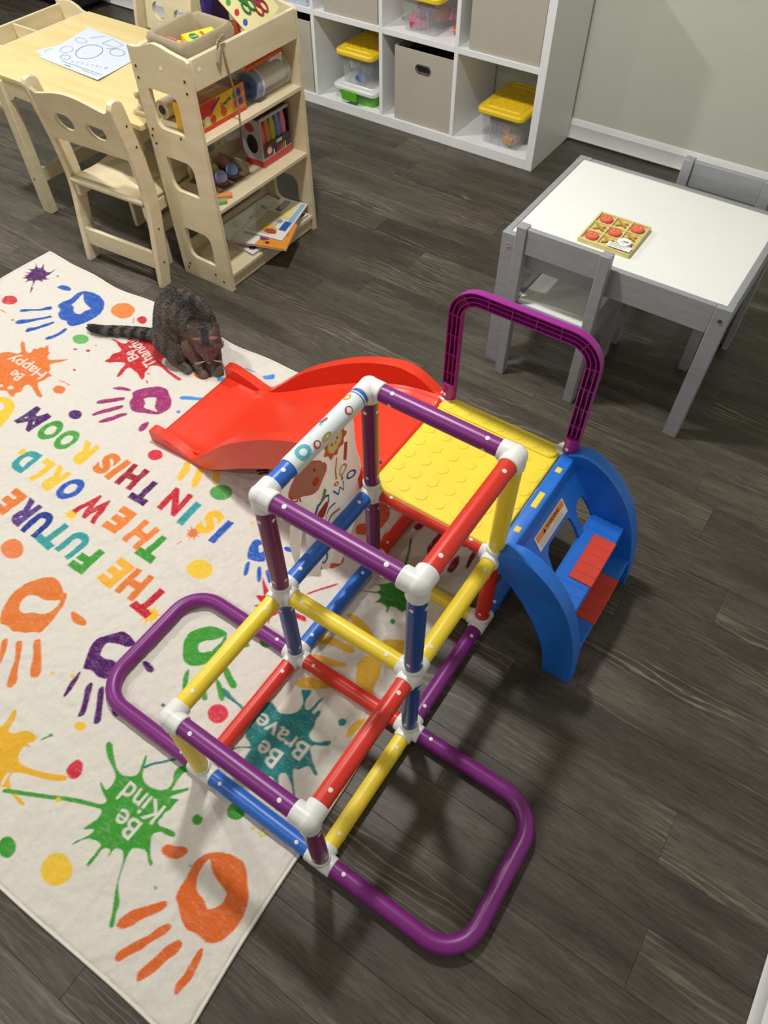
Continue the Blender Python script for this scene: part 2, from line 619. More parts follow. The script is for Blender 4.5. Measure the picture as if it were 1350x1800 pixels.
# ------------------------------------------------------------------ rug
ART = """511c63 -1802,980 -1777,989 -1783,1001 -1807,1001 -1787,1009 -1786,1020 -1810,1042 -1783,1025 -1769,1032 -1783,1057 -1761,1037 -1737,1032 -1724,1038 -1726,1073 -1720,1048 -1715,1030 -1716,1014 -1703,1006 -1690,1015 -1698,999 -1709,992 -1689,981 -1710,986 -1722,976 -1709,955 -1697,938 -1694,943 -1677,916 -1681,915 -1712,953 -1728,968 -1741,960 -1741,939 -1751,964 -1774,950 -1766,970 -1782,964 -1772,978 -1775,984
511c63 -1677,1042 -1676,1041 -1676,1039 -1676,1038 -1677,1037 -1678,1036 -1680,1035 -1682,1035 -1684,1036 -1685,1036 -1686,1038 -1686,1039 -1686,1040 -1685,1042 -1684,1043 -1682,1043 -1680,1043 -1679,1043
c83238 -1681,861 -1675,854 -1673,845 -1675,837 -1681,830 -1689,825 -1699,821 -1710,820 -1720,823 -1729,829 -1735,836 -1738,844 -1737,851 -1731,858 -1723,864 -1713,867 -1702,868 -1691,866
1f57b5 -1629,993 -1622,1014 -1595,1017 -1571,1012 -1573,997 -1595,991 -1620,989
1f57b5 -1628,825 -1628,838 -1573,881 -1569,893 -1552,908 -1542,896 -1557,880 -1578,866 -1598,845 -1615,821
1f57b5 -1591,774 -1590,789 -1559,819 -1535,849 -1518,873 -1507,868 -1518,847 -1539,821 -1553,795 -1577,772
1f57b5 -1525,763 -1527,780 -1508,802 -1499,831 -1487,858 -1476,854 -1483,823 -1498,793 -1512,762
1f57b5 -1438,776 -1437,794 -1424,817 -1426,843 -1422,859 -1412,852 -1409,822 -1413,801 -1425,774
1f57b5 -1543,921 -1543,945 -1534,976 -1539,1008 -1525,1036 -1494,1048 -1460,1051 -1425,1039 -1394,1006 -1380,977 -1380,944 -1390,914 -1402,886 -1416,873 -1435,874 -1452,886 -1477,878 -1505,893 -1512,912
-1f57b5 -1518,1022 -1484,995 -1454,985 -1426,980 -1438,957 -1434,941 -1451,929 -1478,940 -1488,953 -1508,954 -1508,984 -1513,1005
e8833f -1298,1053 -1289,1041 -1286,1027 -1287,1013 -1294,1002 -1305,995 -1321,991 -1338,993 -1354,998 -1365,1008 -1374,1020 -1379,1033 -1379,1046 -1372,1058 -1360,1066 -1345,1069 -1328,1066 -1312,1061
5fb05a -1311,854 -1306,847 -1304,838 -1306,831 -1311,825 -1318,819 -1328,816 -1337,817 -1347,820 -1356,825 -1363,832 -1365,839 -1363,848 -1357,854 -1350,859 -1340,862 -1330,863 -1319,860
c5202b -1223,1036 -1219,1031 -1216,1025 -1216,1018 -1220,1013 -1225,1010 -1232,1009 -1239,1010 -1247,1012 -1253,1016 -1257,1022 -1259,1029 -1259,1036 -1256,1040 -1250,1044 -1243,1045 -1236,1044 -1229,1041
c5202b -1169,1042 -1167,1039 -1166,1036 -1167,1032 -1169,1030 -1172,1028 -1176,1027 -1180,1027 -1184,1028 -1187,1030 -1189,1033 -1190,1037 -1189,1040 -1187,1043 -1184,1044 -1180,1046 -1176,1046 -1172,1044
c5202b -1272,1021 -1244,993 -1246,991 -1274,1019
df7530 -1505,643 -1487,664 -1471,666 -1447,673 -1451,688 -1487,712 -1492,724 -1476,723 -1450,702 -1429,694 -1419,700 -1427,721 -1416,724 -1413,740 -1402,743 -1405,758 -1395,756 -1373,736 -1364,738 -1357,717 -1340,708 -1310,731 -1287,753 -1297,731 -1321,698 -1314,690 -1300,683 -1296,669 -1267,664 -1280,655 -1280,635 -1286,619 -1264,601 -1234,590 -1221,583 -1222,575 -1240,575 -1268,587 -1291,595 -1306,593 -1308,580 -1290,560 -1302,544 -1289,526 -1318,530 -1335,538 -1354,525 -1380,523 -1429,539 -1455,570 -1494,578 -1498,609
ffffff -1330,559 -1328,557 -1327,555 -1328,552 -1330,549 -1333,547 -1336,546 -1340,546 -1344,546 -1346,548 -1348,550 -1348,553 -1348,555 -1346,558 -1343,560 -1339,561 -1336,561 -1332,560
ffffff -1365,546 -1363,544 -1363,542 -1363,540 -1364,538 -1366,537 -1368,536 -1371,536 -1373,537 -1375,539 -1377,540 -1378,542 -1378,544 -1377,546 -1375,547 -1373,548 -1370,548 -1367,547
df7530 -1186,645 -1182,639 -1180,633 -1180,628 -1184,622 -1191,619 -1198,617 -1206,617 -1213,619 -1220,622 -1224,627 -1226,633 -1224,639 -1220,644 -1214,648 -1206,650 -1198,650 -1191,649
df7530 -1237,665 -1215,668 -1189,668 -1189,664 -1215,664 -1237,661
df7530 -1601,781 -1600,779 -1600,777 -1600,776 -1601,774 -1603,773 -1605,772 -1607,772 -1609,773 -1611,774 -1613,776 -1614,778 -1613,779 -1612,781 -1611,782 -1608,783 -1606,783 -1604,782
c5202b -1302,796 -1301,795 -1301,794 -1302,792 -1303,790 -1305,789 -1307,788 -1309,788 -1311,788 -1313,789 -1314,790 -1314,792 -1313,794 -1312,795 -1310,796 -1307,797 -1305,798 -1303,797
c5202b -1262,816 -1261,814 -1260,812 -1261,810 -1262,808 -1264,807 -1267,806 -1269,806 -1271,806 -1274,808 -1275,809 -1276,811 -1275,813 -1273,815 -1272,816 -1269,817 -1266,818 -1264,817
c5202b -1263,847 -1262,846 -1262,845 -1262,844 -1263,843 -1264,842 -1265,842 -1267,842 -1268,842 -1269,843 -1270,844 -1270,845 -1270,846 -1269,847 -1268,848 -1267,848 -1265,848 -1264,848
c5202b -1231,727 -1230,726 -1230,725 -1230,723 -1231,722 -1232,721 -1234,720 -1236,721 -1237,721 -1239,722 -1240,723 -1241,725 -1240,726 -1240,728 -1238,729 -1237,729 -1235,729 -1233,728
e08a40 -1708,793 -1678,794 -1658,793 -1658,789 -1678,790 -1708,789
f0c53a -1382,460 -1334,509 -1305,519 -1274,517 -1252,501 -1228,458 -1222,410 -1258,386
ffffff -1284,487 -1280,483 -1279,477 -1279,472 -1281,468 -1285,465 -1292,463 -1299,464 -1305,466 -1310,470 -1314,474 -1317,478 -1317,483 -1315,488 -1311,491 -1304,492 -1297,492 -1290,490
c5202b -1253,896 -1236,904 -1213,902 -1192,905 -1190,914 -1204,932 -1198,951 -1164,970 -1134,983 -1100,992 -1069,977 -1043,953 -1040,941 -1023,946 -1006,954 -991,960 -997,951 -1017,939 -1033,929 -1033,916 -1021,904 -1002,903 -972,893 -945,892 -914,890 -906,887 -911,877 -927,878 -956,881 -985,885 -1016,890 -1037,881 -1039,868 -1034,855 -1034,842 -1020,828 -1015,813 -1027,814 -1046,824 -1066,827 -1085,831 -1096,826 -1094,812 -1088,789 -1089,777 -1098,779 -1108,802 -1114,828 -1121,840 -1135,833 -1151,823 -1162,811 -1181,806 -1187,810 -1179,824 -1187,842 -1183,859 -1175,871 -1182,880 -1201,885 -1222,895 -1238,895
c5202b -1027,845 -1013,846 -1013,842 -1027,841
c5202b -1004,823 -991,814 -993,810 -1006,819
9c2f6e -1072,734 -1057,750 -1027,760 -1007,761 -1015,749 -1052,735
9c2f6e -1064,660 -1060,675 -1019,713 -1002,727 -995,717 -1015,691 -1051,657
9c2f6e -1034,614 -1028,637 -1000,677 -979,699 -972,688 -995,653 -1023,614
9c2f6e -992,604 -982,632 -962,669 -948,684 -942,673 -958,637 -980,602
9c2f6e -869,650 -874,670 -864,693 -854,683 -849,664 -856,647
9c2f6e -1000,753 -999,772 -977,800 -949,823 -915,829 -897,816 -868,799 -851,773 -851,744 -863,726 -896,711 -925,700 -947,697 -977,719 -980,739
-9c2f6e -953,757 -919,783 -907,766 -892,746 -867,735 -895,729 -912,726 -923,729 -930,744
cf6d2f -849,963 -843,955 -841,946 -843,938 -849,930 -857,925 -866,923 -877,923 -887,925 -896,931 -901,940 -902,950 -899,958 -894,965 -886,970 -875,974 -865,973 -857,969
3f86c8 -906,953 -904,949 -904,944 -905,939 -907,935 -912,932 -918,930 -923,930 -929,932 -933,935 -936,939 -937,943 -935,949 -932,953 -928,956 -922,958 -916,958 -910,956
3f9ad8 -791,969 -789,966 -789,962 -790,958 -794,955 -799,952 -804,950 -809,949 -814,950 -817,951 -819,955 -819,959 -816,963 -813,967 -808,970 -803,972 -798,973 -793,972
3b8ee0 -863,826 -841,844 -798,861 -751,883 -746,872 -792,849 -828,831 -849,817
3b8ee0 -813,778 -812,777 -812,775 -812,773 -813,771 -815,770 -817,769 -820,769 -822,770 -824,771 -825,773 -825,775 -825,777 -824,779 -822,780 -820,781 -817,780 -815,780
3b8ee0 -706,1039 -694,1054 -676,1072 -665,1053 -686,1033
3b8ee0 -782,1045 -738,1046 -738,1042 -782,1041
4a2365 -1056,597 -1052,591 -1050,585 -1051,579 -1055,574 -1061,570 -1069,568 -1076,568 -1084,570 -1091,574 -1097,579 -1099,586 -1097,593 -1093,598 -1087,602 -1079,604 -1070,604 -1063,602
cf3a45 -730,616 -726,610 -724,604 -726,597 -730,591 -736,586 -743,584 -751,584 -760,586 -767,591 -771,597 -771,604 -770,611 -766,617 -760,621 -752,624 -744,624 -736,621
f2c23c -635,574 -646,609 -656,633 -643,642 -623,618 -619,590 -617,569
f2c23c -585,582 -601,613 -610,633 -594,644 -576,619 -564,586 -571,572
f2c23c -545,624 -563,649 -574,657 -555,669 -529,640 -524,620
f2c23c -670,683 -640,759 -565,776 -518,742 -548,696 -612,668
ffffff -562,740 -558,734 -557,727 -561,719 -568,711 -577,706 -586,703 -596,702 -605,702 -612,706 -614,712 -613,721 -610,729 -604,736 -595,741 -584,745 -574,746 -567,744
55a050 -466,624 -460,616 -459,607 -462,598 -469,589 -478,583 -488,579 -500,579 -511,582 -520,588 -524,597 -524,607 -521,616 -516,624 -506,631 -496,635 -485,635 -475,631
33203a -472,739 -458,752 -441,764 -437,758 -452,746 -466,733
33203a -463,724 -450,737 -433,749 -429,743 -444,731 -457,718
33203a -450,718 -441,732 -431,741 -425,735 -435,726 -444,714
33203a -442,767 -445,794 -430,808 -407,806 -396,787 -409,766 -426,761
df7530 -515,722 -514,719 -513,715 -514,711 -516,707 -519,705 -524,704 -528,704 -532,706 -535,709 -538,712 -539,716 -538,720 -536,724 -532,726 -528,727 -524,727 -519,725
f2c23c -757,316 -768,318 -770,320 -771,323 -765,330 -774,326 -776,327 -778,328 -778,340 -782,329 -784,329 -787,329 -793,335 -791,327 -792,324 -794,323 -805,325 -795,318 -795,316 -795,314 -810,306 -794,309 -792,308 -791,305 -797,290 -787,303 -784,304 -782,304 -778,294 -777,303 -776,305 -773,306 -758,296 -770,309 -769,311 -769,314
e07a3c -436,458 -449,460 -449,462 -450,464 -441,473 -452,468 -454,469 -455,471 -454,482 -460,471 -462,472 -464,472 -469,480 -468,471 -470,469 -472,468 -488,477 -475,464 -476,463 -475,460 -489,458 -475,456 -475,454 -474,452 -480,445 -472,448 -470,447 -468,446 -469,435 -464,444 -462,444 -460,445 -453,430 -456,445 -454,447 -452,448 -437,440 -449,452 -449,454 -448,456
eec038 -340,212 -357,215 -359,217 -359,220 -343,235 -362,225 -365,225 -367,227 -367,237 -372,229 -375,228 -378,229 -386,246 -383,227 -386,226 -387,224 -396,228 -391,220 -391,217 -392,215 -405,212 -393,209 -391,207 -390,204 -403,192 -388,199 -385,198 -383,197 -385,182 -378,194 -375,193 -372,194 -363,174 -367,196 -365,198 -363,200 -346,191 -359,204 -359,207 -359,209
e07a3c -466,422 -470,405 -474,405 -470,422
eec038 -344,575 -343,573 -342,572 -342,570 -343,568 -345,567 -347,567 -349,567 -350,568 -352,569 -353,571 -353,573 -353,574 -352,576 -351,577 -349,577 -347,577 -345,576
f0c840 -338,400 -333,392 -331,382 -333,372 -340,362 -350,356 -362,353 -374,353 -386,356 -396,361 -400,370 -401,381 -398,392 -392,401 -382,407 -369,411 -356,410 -346,406
e4814a -801,166 -793,158 -789,150 -790,141 -795,132 -803,126 -814,123 -827,123 -840,126 -851,132 -858,140 -860,149 -859,159 -855,167 -847,174 -835,177 -822,176 -810,172
2a5fbd -292,483 -306,509 -310,532 -299,543 -278,537 -238,498 -257,483 -283,477
2a5fbd -263,434 -280,465 -274,476 -252,441 -255,431
2a5fbd -246,471 -238,478 -214,451 -209,436 -220,438
2a5fbd -220,472 -217,482 -183,455 -188,447
2a5fbd -228,557 -217,567 -199,566 -199,555 -215,551
-2a5fbd -288,525 -281,535 -264,520 -269,507
df7a35 -670,-16 -700,18 -714,64 -707,102 -689,131 -662,153 -629,147 -606,133 -595,138 -579,115 -571,85 -564,55 -563,25 -583,14 -596,3 -612,-4 -624,-12 -646,-8
df7a35 -599,-72 -624,-46 -625,-35 -616,-31 -587,-65 -572,-90
df7a35 -595,-26 -583,-14 -558,-38 -533,-71 -507,-92 -506,-113 -522,-115 -539,-89 -560,-54
df7a35 -562,0 -552,16 -518,-11 -480,-42 -474,-59 -489,-69 -511,-49 -529,-25
df7a35 -548,105 -543,113 -506,113 -491,108 -489,98 -506,91 -527,91
-df7a35 -656,35 -675,54 -677,77 -658,90 -633,91 -611,102 -594,117 -588,97 -590,76 -599,62 -628,51 -639,39
511c63 -405,19 -419,42 -435,67 -437,95 -419,115 -399,142 -373,142 -341,134 -357,116 -382,110 -409,98 -405,80 -396,64 -380,64 -360,74 -331,72 -320,52 -336,30 -358,22 -383,27 -401,18
511c63 -388,-59 -401,-30 -405,1 -403,12 -394,-2 -387,-28 -383,-52
511c63 -324,-69 -338,-42 -363,-12 -362,5 -352,3 -333,-25 -312,-57 -318,-69
511c63 -281,-61 -303,-32 -334,1 -331,15 -317,6 -288,-28 -270,-48 -273,-59
511c63 -260,-22 -275,-13 -270,-3 -246,-13 -250,-22
511c63 -300,107 -296,117 -276,116 -261,112 -259,102 -273,97
3f9a35 -235,180 -255,203 -261,229 -247,255 -226,277 -184,284 -183,270 -193,252 -214,235 -221,222 -213,209 -200,204 -181,223 -163,228 -161,201 -177,179 -200,164 -221,167
3f9a35 -184,284 -172,266 -167,240 -168,218 -181,223 -177,256 -183,270
3f9a35 -171,111 -193,137 -196,156 -190,157 -168,126 -161,104
3f9a35 -118,119 -136,135 -125,142 -105,128 -107,119
3f9a35 -113,164 -128,177 -114,177 -80,159 -71,145 -80,139
3f9a35 -129,202 -121,214 -97,202 -71,192 -68,181 -82,177 -106,189
3f9a35 -134,277 -121,292 -113,285 -123,273
3f9a35 -104,309 -99,322 -78,322 -67,311 -88,300
d53d50 -42,127 -38,120 -38,113 -40,105 -44,99 -50,94 -59,91 -67,92 -75,95 -81,100 -86,106 -87,113 -86,121 -81,128 -74,133 -66,135 -57,135 -48,132
ecbc38 -288,-74 -286,-77 -286,-81 -287,-84 -290,-88 -294,-91 -298,-93 -303,-93 -308,-92 -312,-90 -314,-88 -314,-84 -312,-80 -309,-77 -305,-74 -301,-72 -295,-71 -291,-72
ecbc38 -404,-6 -403,-8 -402,-9 -403,-11 -404,-12 -406,-13 -408,-14 -410,-14 -412,-14 -414,-13 -415,-11 -415,-10 -414,-8 -413,-7 -412,-5 -410,-5 -408,-5 -406,-5
ecbc38 -451,-28 -450,-30 -450,-31 -450,-32 -451,-34 -452,-35 -454,-35 -456,-35 -458,-35 -459,-34 -460,-33 -461,-31 -460,-30 -459,-29 -458,-28 -456,-27 -454,-27 -453,-27
2b8182 -175,61 -175,60 -174,58 -175,57 -176,55 -177,54 -179,54 -181,54 -183,54 -184,55 -185,57 -185,58 -185,59 -184,61 -182,62 -180,62 -178,62 -177,62
cf3347 -252,-168 -254,-152 -249,-134 -232,-134 -217,-148 -216,-164 -229,-174
3f9a35 -351,-153 -342,-131 -338,-133 -347,-155
3f9a35 -336,-130 -335,-131 -335,-132 -335,-133 -337,-134 -338,-135 -340,-136 -342,-136 -343,-136 -345,-135 -345,-134 -345,-133 -345,-132 -344,-131 -342,-130 -340,-129 -339,-129 -337,-129
c8283c -198,404 -170,407 -214,451 -187,436 -155,425 -119,417 -47,418 -39,412 -75,408 -111,399 -122,376 -110,353 -131,369 -134,391 -166,393
c8283c -196,404 -173,416 -220,459 -183,436 -142,417 -120,421 -81,420 -51,426 -39,417 -54,409 -90,414 -115,405 -131,391 -126,368 -148,390 -180,373 -166,394
e6b02a -500,-186 -445,-189 -455,-156 -457,-140 -447,-140 -437,-157 -428,-184 -410,-178 -399,-161 -384,-154 -362,-152 -358,-166 -371,-175 -353,-176 -371,-184 -365,-205 -348,-213 -324,-209 -297,-200 -262,-184 -242,-172 -231,-178 -251,-194 -291,-211 -329,-225 -344,-235 -342,-246 -323,-257 -301,-260 -274,-260 -265,-262 -271,-269 -301,-266 -326,-262 -342,-270 -393,-268 -467,-236
ffffff -344,-267 -353,-249 -352,-239 -346,-239 -347,-247 -338,-265
3f9a35 -332,-267 -310,-256 -249,-225 -199,-198 -148,-178 -123,-170 -121,-178 -144,-186 -195,-206 -245,-233 -306,-264 -328,-275
3f9a35 -222,-78 -220,-69 -209,-69 -187,-86 -164,-101 -144,-106 -122,-96 -114,-83 -124,-62 -131,-46 -125,-45 -114,-67 -104,-82 -89,-90 -71,-90 -49,-83 -38,-70 -40,-54 -52,-41 -52,-23 -37,-9 -27,-12 -35,-33 -32,-55 -30,-71 -17,-59 -1,-44 2,-50 -16,-71 -24,-85 0,-73 -5,-87 -2,-99 -8,-112 -5,-118 -7,-134 3,-136 24,-130 39,-128 44,-136 31,-141 11,-144 2,-156 9,-170 28,-190 42,-196 43,-204 32,-200 13,-186 -3,-192 -15,-200 -11,-216 -3,-237 12,-264 40,-285 45,-301 61,-322 52,-328 39,-305 18,-279 1,-250 -13,-223 -28,-212 -44,-217 -42,-242 -49,-223 -64,-231 -61,-250 -61,-271 -68,-273 -69,-255 -70,-229 -83,-227 -108,-236 -123,-266 -123,-254 -107,-231 -104,-213 -129,-230 -119,-206 -116,-193 -122,-180 -138,-179 -125,-162 -148,-154 -169,-144 -167,-140 -143,-148 -144,-130 -150,-114 -176,-103 -200,-95
3f9a35 -214,-327 -209,-332 -207,-338 -207,-343 -210,-349 -215,-352 -222,-354 -230,-354 -238,-352 -245,-348 -249,-342 -251,-337 -251,-331 -248,-326 -243,-322 -236,-320 -229,-321 -221,-323
ecc23c -86,-291 -79,-299 -77,-308 -79,-318 -85,-327 -93,-333 -104,-337 -118,-337 -130,-334 -139,-328 -145,-319 -147,-310 -146,-301 -141,-292 -132,-285 -121,-282 -108,-282 -96,-286
3f9a35 69,-78 70,-81 71,-84 70,-88 68,-91 65,-93 61,-94 57,-94 53,-93 50,-90 48,-87 47,-84 48,-81 50,-77 53,-75 57,-74 62,-74 66,-75
3f9a35 131,-15 133,-20 134,-27 132,-33 128,-38 123,-41 116,-43 109,-43 103,-41 99,-37 96,-32 95,-26 96,-20 100,-15 106,-11 112,-10 119,-10 125,-12
3f9a35 81,-225 82,-226 82,-228 82,-229 82,-230 81,-230 79,-230 78,-230 77,-230 76,-229 75,-228 75,-227 75,-226 75,-225 76,-224 77,-224 79,-224 80,-225
3f9a35 112,-157 112,-158 112,-159 112,-159 111,-160 110,-161 109,-161 109,-161 108,-161 107,-160 106,-160 107,-159 107,-158 108,-157 108,-157 109,-157 110,-156 111,-157
ecbc38 -211,-213 -210,-214 -210,-216 -210,-218 -211,-220 -213,-221 -216,-222 -218,-222 -220,-221 -222,-220 -223,-219 -223,-217 -223,-215 -222,-214 -220,-212 -217,-212 -215,-212 -213,-212
d8c83a 171,-29 172,-30 172,-31 171,-33 170,-34 169,-35 167,-35 166,-35 165,-35 164,-34 163,-33 163,-31 163,-30 164,-29 166,-28 167,-28 168,-28 170,-28
d8c83a 186,-28 187,-30 187,-31 187,-32 186,-33 184,-34 183,-35 181,-35 180,-34 179,-33 179,-32 178,-31 179,-30 180,-29 181,-28 183,-27 184,-27 185,-28
d8c83a 189,-18 190,-19 190,-21 190,-22 189,-23 187,-24 186,-24 184,-24 183,-24 182,-23 181,-22 181,-21 182,-19 183,-18 184,-17 185,-17 187,-17 188,-18
d8c83a 202,-23 203,-24 203,-26 202,-27 202,-28 200,-29 199,-30 197,-29 196,-29 195,-28 195,-27 194,-26 195,-25 196,-23 197,-22 198,-22 200,-22 201,-22
d8c83a 205,-13 206,-14 206,-15 205,-17 204,-18 203,-19 202,-19 200,-19 199,-19 198,-18 197,-17 197,-16 198,-14 199,-13 200,-12 201,-12 203,-12 204,-12
d8c83a 195,-31 195,-32 195,-33 195,-35 194,-36 193,-37 192,-37 190,-37 189,-37 187,-36 187,-35 187,-34 187,-32 188,-31 189,-30 191,-30 193,-30 194,-30
2b8182 -117,-66 -105,-49 -90,-35 -68,-10 -64,-14 -86,-39 -101,-53 -111,-70
dd6a2c 124,-218 119,-201 117,-172 110,-145 121,-121 140,-106 167,-94 197,-92 221,-107 233,-120 251,-132 265,-158 268,-189 259,-219 244,-236 227,-243 212,-241 196,-243 182,-248 158,-239 137,-224
dd6a2c 60,-318 59,-302 69,-280 93,-254 112,-231 122,-237 117,-252 96,-282 89,-300 75,-317
dd6a2c 99,-360 97,-347 110,-320 125,-298 135,-270 147,-257 156,-260 153,-276 139,-300 133,-318 119,-341 110,-360
dd6a2c 158,-362 151,-351 156,-335 163,-311 167,-290 181,-266 193,-269 194,-286 184,-307 179,-333 171,-349 163,-362
dd6a2c 234,-338 225,-324 229,-304 227,-282 225,-258 232,-251 240,-264 244,-285 247,-300 242,-324 239,-336
dd6a2c 36,-168 40,-153 58,-148 76,-136 88,-141 81,-162 62,-172 45,-173
-dd6a2c 132,-125 153,-142 179,-150 207,-154 212,-174 202,-190 192,-199 174,-189 150,-186 135,-165 130,-142
2b8182 60,266 82,281 84,265 84,251 92,236 103,235 106,249 106,267 113,281 116,278 114,261 113,247 113,235 120,235 121,247 128,252 132,239 130,228 135,218 138,207 137,196 142,187 156,184 170,191 176,201 187,208 193,203 190,195 176,187 163,180 158,169 168,160 180,149 196,141 214,133 215,128 207,127 187,135 180,136 173,128 166,116 157,115 159,107 176,88 197,70 218,58 216,53 197,64 176,82 152,96 142,92 139,84 156,63 144,64 132,73 121,69 124,59 114,58 84,58 57,63 53,82 53,95 30,82 20,66 13,61 20,77 47,97 42,103 21,108 14,140 12,172 14,201 24,204 40,198 54,193 72,204 83,217 85,232 81,246 63,262
2b8182 -98,167 -82,169 -62,163 -37,159 -19,158 -19,151 -40,154 -61,154 -74,152
2b8182 194,263 195,259 195,256 194,253 192,250 188,248 185,247 181,247 178,249 176,251 174,253 174,257 175,260 177,263 181,265 184,266 188,266 191,265
e2b238 36,268 42,287 63,306 94,314 115,314 112,305 76,279 51,266
e2b238 218,231 212,250 216,273 230,289 245,292 238,264 233,239
e2b238 8,401 27,414 63,419 101,425 111,415 102,404 76,401 51,396 21,383
e2b238 22,350 49,361 80,367 107,377 117,375 112,365 88,352 58,348
e2b238 131,417 152,432 183,425 200,400 203,377 210,361 226,347 190,347 152,353 144,373 131,390
e2b238 28,485 44,498 90,494 127,476 119,466 81,472
e2b238 142,468 156,488 194,509 223,515 258,488 225,461 196,456 165,461
2f8a2b 13,559 29,568 55,580 65,591 55,602 34,596 60,610 80,639 118,641 140,622 157,588 146,575 148,569 124,572 110,568 117,547 111,547 105,561 87,563 71,553 78,572 70,583 46,572
2f8a2b 146,539 147,537 147,534 147,532 146,530 144,528 141,528 139,529 137,530 135,531 134,534 134,536 134,539 136,541 137,542 140,542 142,542 144,541
2f8a2b 40,775 50,754 61,733 80,679 74,677 55,731 44,752 34,773
8a1734 21,808 26,832 42,836 45,818 36,800
8a1734 91,766 89,797 90,829 109,839 118,816 120,780 115,755 103,750
8a1734 171,735 164,772 171,802 189,771 188,741
8a1734 217,778 204,812 204,830 225,826 227,797 230,772
8a1734 85,871 101,929 149,961 196,939 224,881 195,836 149,831
d4552d -105,830 -81,833 -56,816 -46,790 -46,751 -66,750 -77,789
d4552d -108,722 -102,739 -82,746 -66,715 -91,698
d4552d -30,735 -27,754 -18,756 -21,722
d4552d -90,574 -88,603 -77,623 -66,612 -69,591 -81,572
d4552d -136,851 -109,876 -75,865 -59,821 -95,831
c8283c -89,479 -65,515 -39,549 -35,545 -61,511 -85,475"""
LET = [('I',-401,504,'2757b5'),('S',-450,512,'f0bf35'),('I',-517,501,'2f9aa0'),('N',-577,509,'c5283a'),('T',-671,488,'511c63'),('H',-744,506,'9e1f33'),('I',-799,503,'e07a30'),('S',-844,501,'e07a30'),('R',-933,492,'f0c23a'),('O',-1014,500,'45a03f'),('O',-1085,499,'3f9a35'),('M',-1168,501,'4a2365'),('T',-516,364,'3f9a35'),('H',-574,375,'e8823a'),('E',-659,377,'e8823a'),('W',-749,368,'c5283a'),('O',-855,376,'2757b5'),('R',-927,376,'f0c23a'),('L',-984,376,'f0c23a'),('D',-1049,374,'2f9aa0'),('.',-1085,393,'f0c23a'),('T',-405,240,'bf2338'),('H',-475,254,'e07a30'),('E',-541,251,'f0b038'),('F',-637,238,'3f9a35'),('U',-701,252,'2f9a9c'),('T',-769,243,'2f9a9c'),('U',-834,245,'24398f'),('R',-900,248,'5a3a86'),('E',-961,250,'e07a30'),]
RX0, RX1, RY0, RY1 = -1.835, 0.292, -0.392, 1.118
RS = 0.0025
nx = int(round((RX1 - RX0) / RS)) + 1
ny = int(round((RY1 - RY0) / RS)) + 1
RUGC = np.array(lin('ddd8cf'))
img = np.tile(RUGC.astype(np.float32), (ny, nx, 1))
SUB = [(-0.25, -0.25), (0.25, -0.25), (-0.25, 0.25), (0.25, 0.25)]


def raster(polys):
    """4x coverage of a union of polygons, returns slice and coverage"""
    allp = np.concatenate([np.asarray(p) for p in polys])
    i0 = max(0, int((allp[:, 0].min() - RX0) / RS) - 1); i1 = min(nx - 1, int((allp[:, 0].max() - RX0) / RS) + 2)
    j0 = max(0, int((allp[:, 1].min() - RY0) / RS) - 1); j1 = min(ny - 1, int((allp[:, 1].max() - RY0) / RS) + 2)
    if i1 <= i0 or j1 <= j0: return None
    cov = np.zeros((j1 - j0, i1 - i0), np.float32)
    for sx, sy in SUB:
        X, Y = np.meshgrid(RX0 + (np.arange(i0, i1) + sx) * RS, RY0 + (np.arange(j0, j1) + sy) * RS)
        hit = np.zeros(X.shape, bool)
        for P in polys:
            ins = np.zeros(X.shape, bool)
            n = len(P)
            for a in range(n):
                x1, y1 = P[a]; x2, y2 = P[(a + 1) % n]
                if y1 == y2: continue
                c = (y1 > Y) != (y2 > Y)
                ins ^= c & (X < (x2 - x1) * (Y - y1) / (y2 - y1) + x1)
            hit |= ins
        cov += hit * 0.25
    return slice(j0, j1), slice(i0, i1), cov


def ink(polys, hexc):
    r = raster(polys)
    if r is None: return
    c = RUGC if hexc == 'ffffff' else np.array(lin(hexc))
    sj, si, cov = r
    img[sj, si] = img[sj, si] * (1 - cov[..., None]) + c * cov[..., None]


def smooth_poly(P):
    """one round of corner cutting, so traced outlines turn into brush shapes"""
    out = []
    n = len(P)
    for i in range(n):
        a = P[i]; b = P[(i + 1) % n]
        out.append((a[0] * 0.8 + b[0] * 0.2, a[1] * 0.8 + b[1] * 0.2))
        out.append((a[0] * 0.2 + b[0] * 0.8, a[1] * 0.2 + b[1] * 0.8))
    return out


for row in ART.split('\n'):
    tk = row.split()
    P = [tuple(float(q) / 1000 for q in s_.split(',')) for s_ in tk[1:]]
    c = tk[0]
    if c.startswith('-'): c = 'ffffff'
    ink([smooth_poly(P)], c)


ROWS = ART.split('\n')


def reprint(match, src, dst, rot, hexc):
    """print a motif again elsewhere on the rug: all outlines of one colour near src move to dst"""
    ca, sa = math.cos(rot), math.sin(rot)
    for row in ROWS:
        tk = row.split()
        if tk[0].lstrip('-') != match: continue
        P = [tuple(float(q) / 1000 for q in s_.split(',')) for s_ in tk[1:]]
        mx = sum(p[0] for p in P) / len(P); my = sum(p[1] for p in P) / len(P)
        if math.hypot(mx - src[0], my - src[1]) > 0.2: continue
        Q = [(dst[0] + (p[0] - src[0]) * ca - (p[1] - src[1]) * sa, dst[1] + (p[0] - src[0]) * sa + (p[1] - src[1]) * ca) for p in P]
        ink([smooth_poly(Q)], 'ffffff' if tk[0].startswith('-') else hexc)


def dotp(x, y, r, hexc): ink([[(x + r * math.cos(a) * (1 + 0.05 * math.sin(3 * a)), y + r * 0.9 * math.sin(a)) for a in [k * PI / 10 for k in range(20)]]], hexc)


